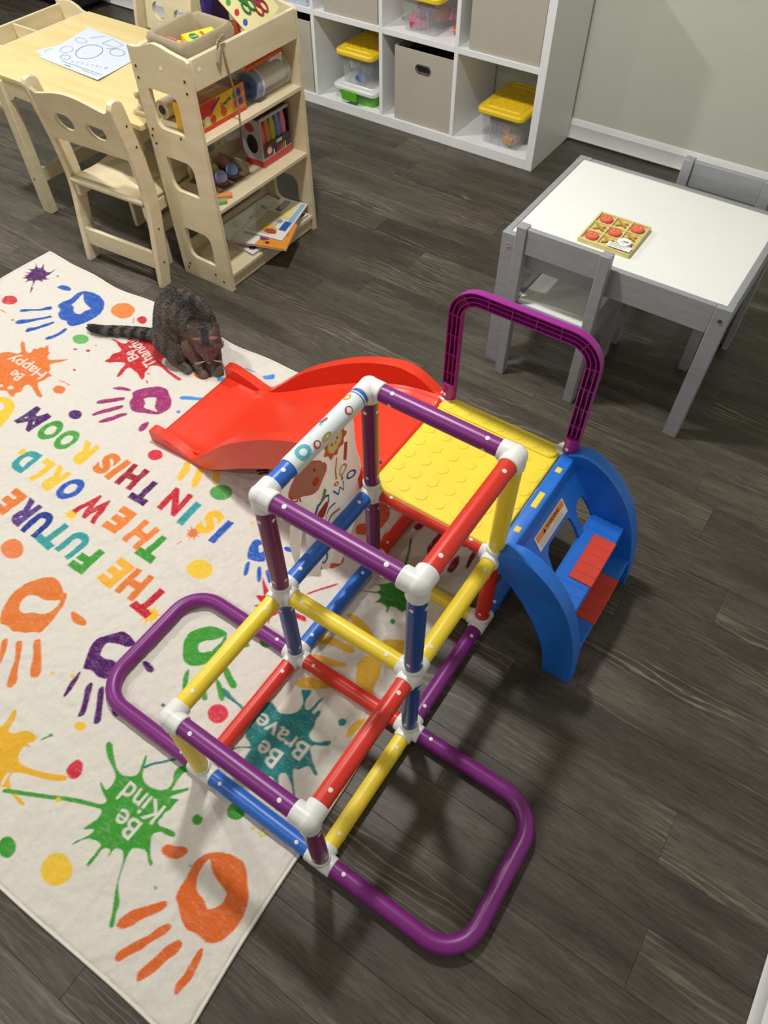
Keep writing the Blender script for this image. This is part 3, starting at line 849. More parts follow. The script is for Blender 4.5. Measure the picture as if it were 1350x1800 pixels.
reprint('9c2f6e', (-0.93, 0.77), (-1.55, 0.42), 0.6, '2b8182')
reprint('dd6a2c', (0.12, -0.2), (-1.45, -0.15), 0.9, 'c5202b')
reprint('9c2f6e', (-0.93, 0.77), (-0.85, -0.2), -0.9, '1f57b5')
for q in ((-1.3, 0.25, 0.032, 'ecbc38'), (-1.66, 0.15, 0.028, '511c63'), (-1.15, -0.05, 0.03, 'd53d50'), (-0.6, -0.28, 0.026, 'df7530'), (-1.72, -0.25, 0.03, '1f57b5'), (-1.1, -0.3, 0.022, '2b8182')):
    dotp(*q)


def stamp(s_, x, y, width, height, hexc, offset, ang=0.0):
    v, t, w, h = text_geo(s_, offset)
    ca, sa = math.cos(ang + PI), math.sin(ang + PI)
    kx = width / w; ky = height / h
    pts = [(x + p[0] * kx * ca - p[1] * ky * sa, y + p[0] * kx * sa + p[1] * ky * ca) for p in v]
    ink([[pts[i] for i in tr] for tr in t], hexc)


LW = {'I': 0.022, 'S': 0.052, 'N': 0.064, 'T': 0.062, 'H': 0.062, 'R': 0.058, 'O': 0.064, 'M': 0.076, 'E': 0.054, 'W': 0.088, 'L': 0.046, 'D': 0.06, 'F': 0.052, 'U': 0.06, '.': 0.024}
rl = random.Random(5)
for ch, x, y, c in LET:
    hh = 0.084 if ch != '.' else 0.024
    stamp(ch, x / 1000, y / 1000, LW[ch], hh, c, 0.06, rl.uniform(-0.09, 0.09))
for s_, x, y, w, h, a in (('Be', -1.372, 0.601, 0.052, 0.036, 0.0), ('Happy', -1.378, 0.652, 0.165, 0.052, 0.03),
                          ('Be', -0.06, -0.172, 0.058, 0.042, 0.0), ('Kind', -0.066, -0.124, 0.105, 0.044, 0.03),
                          ('Be', 0.09, 0.107, 0.058, 0.042, 0.0), ('Brave', 0.088, 0.153, 0.14, 0.042, 0.0),
                          ('Be', -1.13, 0.874, 0.05, 0.035, -0.3), ('Thankful', -1.115, 0.905, 0.165, 0.042, -0.34)):
    stamp(s_, x, y, w, h, 'ffffff', 0.012, a)

gx = np.linspace(0, 1, nx); gy = np.linspace(0, 1, ny)
GX, GY = np.meshgrid(RX0 + gx * (RX1 - RX0), RY0 + gy * (RY1 - RY0))
rs = np.random.RandomState(2)


def vnoise(scale, seed):
    r_ = np.random.RandomState(seed)
    m = int(2.4 / scale) + 4
    lat = r_.rand(m, m).astype(np.float32)
    u = (GX - RX0) / scale; w = (GY - RY0) / scale
    i = np.floor(u).astype(int); j = np.floor(w).astype(int)
    fu = u - i; fw = w - j
    fu = fu * fu * (3 - 2 * fu); fw = fw * fw * (3 - 2 * fw)
    return (lat[j, i] * (1 - fu) + lat[j, i + 1] * fu) * (1 - fw) + (lat[j + 1, i] * (1 - fu) + lat[j + 1, i + 1] * fu) * fw - 0.5


edge = np.minimum(np.minimum(GX - RX0, RX1 - GX), np.minimum(GY - RY0, RY1 - GY))
drop = np.clip(edge / 0.008, 0, 1) ** 0.5
H = 0.0075 + 0.003 * vnoise(0.13, 1) + 0.0042 * vnoise(0.045, 2) + 0.0028 * vnoise(0.017, 3) + 0.0012 * vnoise(0.009, 6) + 0.0007 * (rs.rand(ny, nx) - 0.5)
for cx_, ang_, amp, wd in ((0.325, 0.02, 0.0035, 0.014), (-0.1, -0.03, 0.002, 0.012)):
    dline = GY - cx_ - math.tan(ang_) * (GX - RX0)
    H += amp * np.exp(-(dline / wd) ** 2)
Hz = 0.001 + np.maximum(H, 0.0035) * drop
WX = GX + np.clip(1 - (RX1 - GX) / 0.4, 0, 1) * 0.004 * np.sin(GY * 9) + np.clip(1 - (GX - RX0) / 0.4, 0, 1) * 0.008 * np.sin(GY * 11 + 1)
WX -= np.clip(1 - (RX1 - GX) / 0.11, 0, 1) * np.clip((GY - RY0) * 0.046, 0, 0.042)
WY = GY + np.clip(1 - (RY1 - GY) / 0.4, 0, 1) * (0.007 * np.sin(GX * 10 + 0.6) + 0.004 * np.sin(GX * 23)) + np.clip(1 - (GY - RY0) / 0.4, 0, 1) * 0.005 * np.sin(GX * 8)
rug_t = thing('play_rug', 'white plush rug printed with handprints, paint splats and rainbow lettering', 'rug', ((RX0 + RX1) / 2, (RY0 + RY1) / 2, 0))
ox, oy = (RX0 + RX1) / 2, (RY0 + RY1) / 2
co = np.stack([WX - ox, WY - oy, Hz], -1).reshape(-1, 3).astype(np.float32)
idx = np.arange(nx * ny).reshape(ny, nx)
quads = np.stack([idx[:-1, :-1], idx[:-1, 1:], idx[1:, 1:], idx[1:, :-1]], -1).reshape(-1, 4).astype(np.int32)
me = bpy.data.meshes.new('pile')
me.vertices.add(nx * ny); me.vertices.foreach_set('co', co.ravel())
me.loops.add(quads.size); me.loops.foreach_set('vertex_index', quads.ravel())
me.polygons.add(len(quads))
me.polygons.foreach_set('loop_start', np.arange(0, quads.size, 4, dtype=np.int32))
me.update(calc_edges=True)
me.polygons.foreach_set('use_smooth', np.ones(len(quads), bool))
at = me.color_attributes.new('print', 'FLOAT_COLOR', 'POINT')
rgba = np.ones((nx * ny, 4), np.float32); rgba[:, :3] = img.reshape(-1, 3)
at.data.foreach_set('color', rgba.ravel())
g = N('printed_plush')
an = g.n('ShaderNodeVertexColor', layer_name='print')
v = g.coords()
mot = g.noise(v, 90, 5, 0.7)
brush = g.ramp(g.noise(g.coords((1, 2.2, 1)), 55, 5, 0.65, 1.2), [(0.5, (0, 0, 0)), (0.75, (0.22, 0.22, 0.22))])
colr_ = g.mix(brush, an.outputs[0], lin('e9e2d6'))
g.base(g.mix(1.0, colr_, g.ramp(mot, [(0.3, (0.94, 0.94, 0.94)), (0.6, (1, 1, 1))]), 'MULTIPLY'))
g.set(Roughness=0.95)
g.b.inputs['Sheen Weight'].default_value = 0.25
g.b.inputs['Specular IOR Level'].default_value = 0.1
g.bump(g.noise(v, 420, 4, 0.7), 0.5, 0.002)
me.materials.append(g.m)
pile = bpy.data.objects.new('pile', me)
COL.objects.link(pile); pile.parent = rug_t
MAT['hem'] = plain('rug_hem', 'e4dfd4', 0.9, 0.06, 60, 0.4, 500)
bd = [(WX[j, i], WY[j, i], 0.0045) for j, i in [(0, i) for i in range(0, nx, 8)] + [(j, nx - 1) for j in range(0, ny, 8)] + [(ny - 1, i) for i in range(nx - 1, 0, -8)] + [(j, 0) for j in range(ny - 1, 0, -8)]]
put(MB().tube(bd, 0.004, 6, closed=True), 'hem', MAT['hem'], rug_t)

# ------------------------------------------------------------------ climbing frame
cf = thing('climbing_frame', 'colourful plastic tube climbing frame with red slide and blue steps', 'play structure', (0, 0, 0))
TR = 0.0178
FX = [0.0, 0.32]
FY = [0.0, 0.326, 0.652, 0.985]
FZ = [0.0215, 0.315, 0.631]


def J(i, j, k): return Vector((FX[i], FY[j], FZ[k]))


EDGES = [
    # front cell
    ((0, 0, 1), (1, 0, 1), 'purple'), ((0, 0, 1), (0, 1, 1), 'yellow'), ((1, 0, 1), (1, 1, 1), 'red'), ((0, 1, 1), (1, 1, 1), 'yellow'),
    ((0, 0, 0), (1, 0, 0), 'blue'), ((0, 0, 0), (0, 1, 0), 'red'), ((1, 0, 0), (1, 1, 0), 'yellow'), ((0, 1, 0), (1, 1, 0), 'red'),
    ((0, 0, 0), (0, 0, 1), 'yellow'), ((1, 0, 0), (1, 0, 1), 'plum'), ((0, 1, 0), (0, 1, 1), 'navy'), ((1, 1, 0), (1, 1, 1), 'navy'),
    # tall middle cell
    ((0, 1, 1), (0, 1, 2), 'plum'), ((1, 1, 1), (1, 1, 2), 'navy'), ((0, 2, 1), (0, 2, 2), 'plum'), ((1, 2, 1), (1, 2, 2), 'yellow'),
    ((0, 1, 2), (1, 1, 2), 'purple'), ((0, 2, 2), (1, 2, 2), 'purple'), ((0, 1, 2), (0, 2, 2), 'blue'), ((1, 1, 2), (1, 2, 2), 'red'),
    ((0, 1, 0), (0, 2, 0), 'blue'), ((1, 1, 0), (1, 2, 0), 'purple'), ((0, 2, 0), (1, 2, 0), 'yellow'),
    ((0, 1, 1), (0, 2, 1), 'blue'), ((1, 1, 1), (1, 2, 1), 'yellow'), ((0, 2, 1), (1, 2, 1), 'red'),
    ((0, 2, 0), (0, 2, 1), 'plum'), ((1, 2, 0), (1, 2, 1), 'red'),
    # platform cell
    ((0, 2, 0), (0, 3, 0), 'red'), ((1, 2, 0), (1, 3, 0), 'blue'), ((0, 3, 0), (1, 3, 0), 'yellow'), ((0, 3, 1), (1, 3, 1), 'red'),
    ((0, 3, 0), (0, 3, 1), 'purple'), ((1, 3, 0), (1, 3, 1), 'purple'), ((0, 2, 1), (0, 3, 1), 'red'),
]
CN = {'purple': 'purple', 'plum': 'dark purple', 'navy': 'dark blue', 'yellow': 'yellow', 'red': 'red', 'blue': 'blue'}
dirs = {}
pin_me = MB().lathe([(0.0044, -0.001), (0.0044, 0.0007), (0.0032, 0.0011)], (0, 0, 0), 10).mesh('pin', angle=60)
pin_me.materials.append(MAT['white_plastic'])
SOCK = 0.031
for a, b, c in EDGES:
    A = J(*a); B = J(*b); d = (B - A).normalized()
    dirs.setdefault(a, []).append(d); dirs.setdefault(b, []).append(-d)
    s0 = A + d * 0.027; s1 = B - d * 0.027
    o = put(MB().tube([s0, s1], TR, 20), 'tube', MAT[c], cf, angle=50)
    if abs(d.z) > 0.9: sides = [Vector((0, -1, 0)), Vector((1, 0, 0))]
    else:
        sd = d.cross(Vector((0, 0, 1)))
        if sd.y > 0.5 or sd.x < -0.5: sd = -sd
        sides = [Vector((0, 0, 1)) * 0.95 + sd * 0.3, sd * 0.95 - Vector((0, 0, 0.3))]
    for e, sg in ((s0, 1), (s1, -1)):
        for q, sv in enumerate(sides):
            sv = sv.normalized()
            pp = e + d * sg * (0.03 + 0.001 * q) + sv * (TR - 0.0006)
            pn = inst(pin_me, 'pin', o, pp)
            pn.rotation_euler = Vector((0, 0, 1)).rotation_difference(sv).to_euler()
dirs[(0, 0, 0)].append(Vector((-1, 0, 0))); dirs[(0, 1, 0)].append(Vector((-1, 0, 0)))
dirs[(1, 0, 0)].append(Vector((1, 0, 0))); dirs[(1, 1, 0)].append(Vector((1, 0, 0)))
dirs[(0, 3, 1)].append(Vector((0, 0, 1))); dirs[(1, 3, 1)].append(Vector((0, 0, 1)))
CR = 0.0212
for k, ds in dirs.items():
    mb = MB().ell(J(*k), (CR * 1.04,) * 3 if k[2] else (CR * 0.98, CR * 0.98, CR * 0.94), 20, 12)
    for d in ds:
        p = J(*k)
        r = CR if k[2] else 0.0208
        pts = [p, p + d * SOCK * 0.93, p + d * SOCK]
        mb.tube(pts[:2], r, 20)
        mb.tube([pts[1], pts[2]], r, 20, r1=r - 0.0015)
    put(mb, 'connector', MAT['white_plastic'], cf, angle=50)

# floor loops
for sx, x1 in ((-1, -0.322), (1, 0.642)):
    xa = (FX[0] - 0.027) if sx < 0 else (FX[1] + 0.027)
    path = fillet([(xa, FY[0], FZ[0]), (x1, FY[0] - (0.0 if sx < 0 else 0), FZ[0]), (x1, FY[1], FZ[0]), (xa, FY[1], FZ[0])], 0.075, 10)
    lo = put(MB().tube(path, TR, 20), 'stabiliser_loop', MAT['purple'], cf, angle=50)
    for yy in (FY[0], FY[1]):
        inst(pin_me, 'pin', lo, (xa + sx * 0.03, yy, FZ[0] + TR - 0.0006))

# platform deck with embossed discs
PZ = 0.338
dk = put(MB().prism(rrect(-0.004, 0.316, 0.648, 0.992, 0.03, 5), 'z', PZ - 0.014, PZ), 'platform', MAT['deck'], cf, bev=0.005, seg=3)
put(MB().prism(rrect(0.0, 0.312, 0.942, 0.990, 0.018, 5), 'z', PZ - 0.006, PZ + 0.0045), 'raised_lip', MAT['deck'], dk, bev=0.004, seg=3)
disc_me = MB().lathe([(0.0158, -0.001), (0.0154, 0.0006), (0.0145, 0.0012), (0.0005, 0.0013)], (0, 0, 0), 24).mesh('disc', angle=30)
disc_me.materials.append(MAT['deck'])
for r_ in range(7):
    for c_ in range(7):
        inst(disc_me, 'embossed_disc', dk, (0.019 + c_ * 0.046, 0.685 + r_ * 0.046, PZ + (0.0043 if r_ == 6 else 0)))

# handle arch: open comb channel towards the frame
HX0, HX1, HY, HZ = 0.004, 0.332, 0.985, 0.655
hp = fillet([(HX0, HY, 0.385), (HX0, HY, HZ), (HX1, HY, HZ), (HX1, HY, 0.385)], 0.06, 8)
comb = [(-0.0205, -0.012)] + [(0.0205 * math.cos(math.radians(a)), 0.004 + 0.0165 * math.sin(math.radians(a))) for a in range(180, -1, -20)] + \
       [(0.0205, -0.012), (0.0175, -0.012), (0.0175, 0.006), (0.0085, 0.006), (0.0085, -0.011), (0.0060, -0.011), (0.0060, 0.006), (-0.0060, 0.006), (-0.0060, -0.011),
        (-0.0085, -0.011), (-0.0085, 0.006), (-0.0175, 0.006), (-0.0175, -0.012)]
comb = [(a_ * 0.82, b_ * 0.85) for a_, b_ in comb]
ha = put(MB().sweep(hp, comb, ref=(0, 1, 0)), 'handle', MAT['magenta'], cf, angle=30)
for xx in (HX0, HX1):
    put(MB().tube([(xx, HY, 0.335), (xx, HY, 0.394)], 0.0172, 20), 'handle_foot', MAT['magenta'], ha)
    inst(pin_me, 'pin', ha, (xx - 0.004, HY - 0.0169, 0.362), (PI / 2, 0, 0))
# cross ribs
tot = 0; last = Vector(hp[0]); nxt = 0.042
for p in hp[1:]:
    p = Vector(p); seg_ = (p - last).length
    while tot + seg_ > nxt:
        q = last + (p - last) * ((nxt - tot) / seg_); d = (p - last).normalized(); sd = d.cross(Vector((0, 1, 0)))
        mb = MB().bar(q - sd * 0.0145, q + sd * 0.0145, 0.0018, 0.0135, up=(0, 1, 0)); mb.v = [(a_, b_ - 0.003, c_) for a_, b_, c_ in mb.v]
        put(mb, 'rib', MAT['magenta'], ha)
        nxt += 0.056
    tot += seg_; last = p

# slide
FARTOP = spline([(-0.798, 0.052, 0), (-0.768, 0.059, 0), (-0.70, 0.047, 0), (-0.652, 0.034, 0), (-0.622, 0.038, 0), (-0.555, 0.104, 0), (-0.457, 0.2, 0), (-0.331, 0.292, 0), (-0.236, 0.345, 0), (-0.148, 0.376, 0), (-0.085, 0.374, 0), (-0.022, 0.34, 0)], 4)
BED = spline([(-0.795, 0.012, 0), (-0.72, 0.013, 0), (-0.655, 0.017, 0), (-0.60, 0.036, 0), (-0.52, 0.085, 0), (-0.42, 0.155, 0), (-0.31, 0.225, 0), (-0.2, 0.285, 0), (-0.1, 0.322, 0), (-0.006, 0.334, 0)], 5)
SY0, SY1 = 0.664, 0.978
bx = [p.x for p in BED]; bz = [p.y for p in BED]


def bedz(x): return float(np.interp(x, bx, bz))


def bed_fn(u, w):
    p = BED[int(round(u * (len(BED) - 1)))]
    e = min(w, 1 - w) / 0.12
    lift = 0.0 if e > 1 else (1 - e) ** 2 * 0.018 * (1 if p.x > -0.66 else 0.3)
    return (p.x, SY0 + (SY1 - SY0) * w, p.y + lift)


mb = MB().grid(bed_fn, len(BED) - 1, 24)
n_ = len(mb.v)
sl = put(mb, 'slide', MAT['slide'], cf, angle=60, recalc=False)
so = sl.modifiers.new('solid', 'SOLIDIFY'); so.thickness = 0.008; so.offset = -1
for side, (ya, yb) in enumerate(((0.640, 0.670), (0.972, 1.002))):
    top = [(p.x, p.y) for p in FARTOP]
    bot = [(p.x, max(0.0105 if p.x < -0.5 else 0.0, p.y - 0.03)) for p in BED]
    bot = [(-0.798, 0.0105)] + bot[1:-1] + [(-0.012, 0.26)]
    poly = top + bot[::-1]
    put(MB().prism(poly, 'y', ya, yb), 'side_rail', MAT['slide'], sl, bev=0.006, seg=3, angle=50)
for q in range(2):
    put(MB().box(-0.045, -0.03 + 0.012, 0.70 + q * 0.014, 0.706 + q * 0.014, bedz(-0.03) + 0.0005, bedz(-0.03) + 0.0035), 'vent_slot', flat('4a0f0a'), sl)

# steps
st = thing_steps = put(MB().prism([(0.319, 0.322), (0.320, 0.345), (0.324, 0.348), (0.352, 0.348), (0.362, 0.325), (0.357, 0.30), (0.345, 0.30), (0.342, 0.32)], 'y', 0.655, 0.99), 'steps', MAT['stepblue'], cf, bev=0.004)
OUT = spline([(0.336, 0.352, 0), (0.375, 0.368, 0), (0.425, 0.352, 0), (0.475, 0.308, 0), (0.515, 0.248, 0), (0.545, 0.165, 0), (0.562, 0.08, 0), (0.57, 0.0, 0)], 4)
INN = spline([(0.498, 0.0, 0), (0.488, 0.07, 0), (0.462, 0.14, 0), (0.42, 0.208, 0), (0.38, 0.258, 0), (0.336, 0.295, 0)], 4)
for ya, yb in ((0.632, 0.668), (0.962, 0.998)):
    put(MB().prism([(p.x, p.y) for p in OUT] + [(p.x, p.y) for p in INN], 'y', ya, yb), 'stringer', MAT['stepblue'], st, bev=0.006, seg=3, angle=50)


def slant(poly, x0, z0, x1, z1, th, holes=()):
    """flat panel between two horizontal lines; poly in (y, t) with t along the slope"""
    L = math.hypot(x1 - x0, z1 - z0); dx = (x1 - x0) / L; dz = (z1 - z0) / L
    mb = MB().prism(poly, 'z', -th, 0, holes)
    mb.v = [(x0 + q[1] * dx - q[2] * dz, q[0], z0 + q[1] * dz + q[2] * dx) for q in mb.v]
    return mb


L_ = math.hypot(0.085, 0.13)
hole_m = [(0.750, 0.152), (0.750, 0.128), (0.757, 0.090), (0.772, 0.077), (0.86, 0.075), (0.874, 0.086), (0.879, 0.12), (0.876, 0.152)]
hole_n = [(0.688, 0.150), (0.688, 0.090), (0.698, 0.072), (0.714, 0.073), (0.724, 0.095), (0.728, 0.150)]
hole_f = [(0.900, 0.150), (0.898, 0.110), (0.906, 0.086), (0.926, 0.074), (0.945, 0.080), (0.956, 0.105), (0.956, 0.150)]
pnl = put(slant([(0.664, 0.0), (0.966, 0.0), (0.966, L_), (0.664, L_)], 0.356, 0.332, 0.441, 0.202, 0.008, [hole_m, hole_n, hole_f]), 'back_panel', MAT['stepblue'], st)
for ya, yb in ((0.705, 0.722), (0.785, 0.835), (0.905, 0.922)):
    put(MB().box(0.330, 0.344, ya, yb, 0.340, 0.3495), 'lock_tab', MAT['deck'], st, bev=0.002)
# warning label on the panel
n_p = Vector((0.13, 0, 0.085)).normalized(); dn = Vector((0.085, 0, -0.13)).normalized(); yv = Vector((0, 1, 0))
o_l = Vector((0.356, 0, 0.332))


def onp(y, t, h=0.0006): return o_l + dn * t + yv * y + n_p * h


def pquad(y0, y1, t0, t1, h): return MB().add([onp(y0, t0, h), onp(y1, t0, h), onp(y1, t1, h), onp(y0, t1, h)], [(0, 3, 2, 1)])


lab = put(pquad(0.738, 0.876, 0.026, 0.066, 0.0006), 'warning_label', flat('e8e8e4'), st, smooth=False)
put(pquad(0.742, 0.872, 0.0285, 0.0445, 0.0009), 'orange_band', flat('f08a1c'), lab, smooth=False)
put(MB().add([onp(0.772, 0.0425, 0.0012), onp(0.784, 0.0425, 0.0012), onp(0.778, 0.0310, 0.0012)], [(0, 1, 2)]), 'triangle_sign', flat('1c1a18'), lab, smooth=False)
lettering('WARNING', onp(0.818, 0.0367, 0.0012), (0, 1, 0), -dn, 0.062, flat('1c1a18'), lab, offset=0.02)
for q in range(4):
    put(pquad(0.746, 0.80 + 0.012 * ((q * 7) % 4), 0.0475 + q * 0.0045, 0.0488 + q * 0.0045, 0.0009), 'fine_print', flat('a9aba8'), lab, smooth=False)
    put(pquad(0.815, 0.852 + 0.003 * ((q * 5) % 4), 0.0475 + q * 0.0045, 0.0488 + q * 0.0045, 0.0009), 'fine_print', flat('a9aba8'), lab, smooth=False)
# treads
for zt, xa, xb, pa, pb_ in ((0.206, 0.436, 0.516, 0.763, 0.905), (0.101, 0.482, 0.557, 0.747, 0.889)):
    ya, yb = 0.664, 0.966
    tread = put(MB().box(xa, xb, ya, yb, zt - 0.016, zt), 'tread', MAT['stepblue'], st, bev=0.003)
    put(MB().box(xb - 0.012, xb, ya, yb, zt - 0.05, zt - 0.014), 'riser', MAT['stepblue'], tread, bev=0.003)
    y_ = ya + 0.03
    while y_ < yb - 0.01:
        if not pa - 0.004 < y_ < pb_ + 0.002:
            put(MB().box(xa + 0.002, xb - 0.002, y_, y_ + 0.0016, zt - 0.0004, zt + 0.0007), 'groove_ridge', MAT['stepblue'], tread)
        y_ += 0.028
    pad = put(MB().box(xa + 0.027, xb + 0.0025, pa, pb_, zt - 0.002, zt + 0.0035), 'grip_pad', MAT['pad'], tread, bev=0.0015)
    for q in range(4):
        y2 = pa + 0.024 + q * 0.029
        put(MB().box(xa + 0.029, xb + 0.001, y2, y2 + 0.0016, zt + 0.003, zt + 0.0042), 'pad_ridge', MAT['pad'], pad)

# fabric play panel
g = N('sheer_print_fabric')
v = g.coords((1, 1, 1))
blot = g.noise(v, 16, 1, 0.4, 0.3)
base = lin('e9e5da')
c = g.mix(g.ramp(g.noise(v, 30, 2), [(0.62, (0, 0, 0)), (0.66, (1, 1, 1))]), base, lin('dfe6e6'))
g.base(c)
g.set(Roughness=0.85)
g.b.inputs['Alpha'].default_value = 0.93
tr = g.n('ShaderNodeBsdfTranslucent'); g.l(c, tr.inputs[0])
ms = g.n('ShaderNodeMixShader'); ms.inputs[0].default_value = 0.4
outn = g.t.nodes['Material Output']
g.l(g.b.outputs[0], ms.inputs[1]); g.l(tr.outputs[0], ms.inputs[2]); g.l(ms.outputs[0], outn.inputs[0])
MAT['sheer'] = g.m
LEFT = spline([(0.408, 0.612, 0), (0.398, 0.53, 0), (0.425, 0.455, 0), (0.44, 0.38, 0), (0.432, 0.30, 0), (0.43, 0.20, 0)], 6)
RIGHT = spline([(0.618, 0.612, 0), (0.634, 0.54, 0), (0.646, 0.45, 0), (0.668, 0.36, 0), (0.662, 0.27, 0), (0.555, 0.130, 0)], 6)


def clx(u, w): return -0.0235 - 0.012 * math.sin(w * PI) * (0.4 + 0.6 * u) + 0.006 * math.sin(u * 21 + w * 3) * w + 0.004 * math.sin(u * 9 - w * 7) * w


def cloth(u, w, off=0.0):
    k = w * (len(LEFT) - 1); i = min(int(k), len(LEFT) - 2); f = k - i
    l = LEFT[i].lerp(LEFT[i + 1], f); r = RIGHT[i].lerp(RIGHT[i + 1], f)
    p = l.lerp(r, u)
    return Vector((clx(u, w) + off, p.x, p.y))


cl = put(MB().grid(cloth, 48, 60), 'fabric_panel', MAT['sheer'], cf, angle=80, recalc=False)
put(MB().tube([(0, 0.402, FZ[2]), (0, 0.46, FZ[2]), (0, 0.52, FZ[2]), (0, 0.612, FZ[2])], 0.0200, 24), 'sleeve', plain('sleeve_fabric', 'd3dedf', 0.8, 0.05, 40, 0.3, 90), cl)
put(MB().tube([(0, 0.606, FZ[2]), (0, 0.6085, FZ[2])], 0.0205, 24), 'sleeve_piping', flat('3f68b0'), cl)
tail = put(MB().grid(lambda u, w: (-0.026 - 0.008 * math.sin(u * 6 + w * 3), 0.425 + (u - 0.5) * 0.045 * (1 - w * 0.75) - 0.018 * w, 0.42 - 0.125 * w), 6, 16), 'hanging_tail', MAT['sheer'], cl, angle=80, recalc=False)


def cprint(name, hexc, pts, parent=cl, off=0.0012):
    """flat print following the cloth; pts in (u, w)"""
    tri = tessellate_polygon([[Vector((p[0], p[1], 0)) for p in pts]])
    bm = bmesh.new()
    vs_ = [bm.verts.new((p[0], p[1], 0)) for p in pts]
    for t_ in tri:
        try:
            bm.faces.new([vs_[q] for q in t_])
        except ValueError:
            pass
    for _ in range(2):
        long_ = [e for e in bm.edges if e.calc_length() > 0.03]
        if long_: bmesh.ops.subdivide_edges(bm, edges=long_, cuts=2, use_grid_fill=True)
    bmesh.ops.triangulate(bm, faces=bm.faces)
    bm.verts.index_update()
    mb = MB().add([cloth(v_.co.x, v_.co.y, off) for v_ in bm.verts], [tuple(v_.index for v_ in f_.verts) for f_ in bm.faces])
    bm.free()
    return put(mb, name, flat(hexc, 0.8), parent, smooth=False, recalc=False)


def ring(cx, cy, rx, ry, t=0.35, n=20, wav=0.0, a0=0, a1=2 * PI):
    o = []; i_ = []
    for k in range(n + 1):
        a = a0 + (a1 - a0) * k / n; w_ = 1 + wav * math.sin(a * 9)
        o.append((cx + rx * w_ * math.cos(a), cy + ry * w_ * math.sin(a)))
        i_.append((cx + rx * (1 - t) * math.cos(a), cy + ry * (1 - t) * math.sin(a)))
    return o + i_[::-1]


def strip(pts, w_):
    L = []; R = []
    for i, p in enumerate(pts):
        a = pts[max(0, i - 1)]; b = pts[min(len(pts) - 1, i + 1)]
        d = Vector((b[0] - a[0], b[1] - a[1])).normalized()
        L.append((p[0] - d.y * w_, p[1] + d.x * w_)); R.append((p[0] + d.y * w_, p[1] - d.x * w_))
    return L + R[::-1]


for side_off in (0.0014,):
    cprint('lion_mane', 'e2703f', ring(0.72, 0.215, 0.155, 0.100, 0.34, 54, 0.10), off=side_off)
    cprint('lion_face', 'f2dca0', [(0.72 + 0.112 * math.cos(a), 0.215 + 0.074 * math.sin(a)) for a in [k * PI / 10 for k in range(20)]], off=side_off)
    for du in (-0.05, 0.04):
        cprint('lion_eye', '4a5a30', [(0.72 + du + 0.012 * math.cos(a), 0.205 + 0.010 * math.sin(a)) for a in [k * PI / 5 for k in range(10)]], off=0.002)
    cprint('lion_nose', '9a7a9a', [(0.715, 0.220), (0.745, 0.220), (0.73, 0.236)], off=0.002)
    el = [(0.30 + 0.20 * math.cos(a) * (1 + 0.25 * math.sin(2 * a + 0.5)), 0.27 + 0.13 * math.sin(a)) for a in [k * PI / 12 for k in range(24)]]
    cprint('elephant_print', 'c98070', el, off=side_off)
    cprint('elephant_outline', 'd9552f', [(0.30 + (p[0] - 0.30) * 1.07, 0.27 + (p[1] - 0.27) * 1.07) for p in el] + [el[0]] + [(p[0], p[1]) for p in el[::-1]], off=0.0016)
    cprint('eye_print', '8a3020', [(0.40 + 0.018 * math.cos(a), 0.24 + 0.012 * math.sin(a)) for a in [k * PI / 5 for k in range(10)]], off=0.002)
    cprint('ear_print', 'c43c22', [(0.36 + 0.05 * math.cos(a), 0.33 + 0.03 * math.sin(a)) for a in [k * PI / 6 for k in range(12)]], off=0.002)
    cprint('curl_print', 'd9603a', strip([(0.08, 0.24), (0.05, 0.30), (0.10, 0.34), (0.14, 0.29), (0.12, 0.38)], 0.012), off=side_off)
    cprint('giraffe_neck', 'd9603a', strip([(0.86, 0.30), (0.84, 0.36), (0.80, 0.43)], 0.020), off=side_off)
    cprint('branch_print', 'd97848', strip([(0.70, 0.34), (0.62, 0.40), (0.58, 0.47)], 0.010), off=side_off)
    cprint('pale_ring', 'c3c98a', ring(0.72, 0.475, 0.085, 0.035, 0.4), off=side_off)
    cprint('leaf_print', '86a93e', [(0.30, 0.52), (0.42, 0.46), (0.44, 0.50), (0.36, 0.55)], off=side_off)
    cprint('blue_arch', '4a72b8', strip([(0.20, 0.60), (0.26, 0.54), (0.36, 0.52), (0.44, 0.56), (0.42, 0.62)], 0.012), off=side_off)
    cprint('hippo_print', 'b9442c', [(0.32 + 0.10 * math.cos(a), 0.62 + 0.045 * math.sin(a)) for a in [k * PI / 8 for k in range(16)]], off=side_off)
    cprint('wave_print', '4a72b8', strip([(0.50, 0.55), (0.54, 0.60), (0.58, 0.55), (0.62, 0.60), (0.66, 0.54)], 0.010), off=side_off)
    cprint('train_print', '3f68b0', ring(0.80, 0.57, 0.07, 0.030, 0.4), off=side_off)
    cprint('dot_print', '5a4a7a', [(0.66 + 0.022 * math.cos(a), 0.515 + 0.012 * math.sin(a)) for a in [k * PI / 5 for k in range(10)]], off=side_off)
    cprint('badge_print', 'd9603a', ring(0.56, 0.505, 0.03, 0.018, 0.5), off=side_off)
    cprint('streak_print', '6a8ab8', strip([(0.30, 0.74), (0.42, 0.68), (0.50, 0.66)], 0.008), off=side_off)
    cprint('streak_print', 'd8b060', strip([(0.38, 0.80), (0.46, 0.74), (0.54, 0.72)], 0.008), off=side_off)
    cprint('loop_print', '5a80c0', ring(0.42, 0.935, 0.06, 0.028, 0.4), off=side_off)
    cprint('loop_dot', '9ab0c0', [(0.24 + 0.02 * math.cos(a), 0.94 + 0.012 * math.sin(a)) for a in [k * PI / 5 for k in range(10)]], off=side_off)


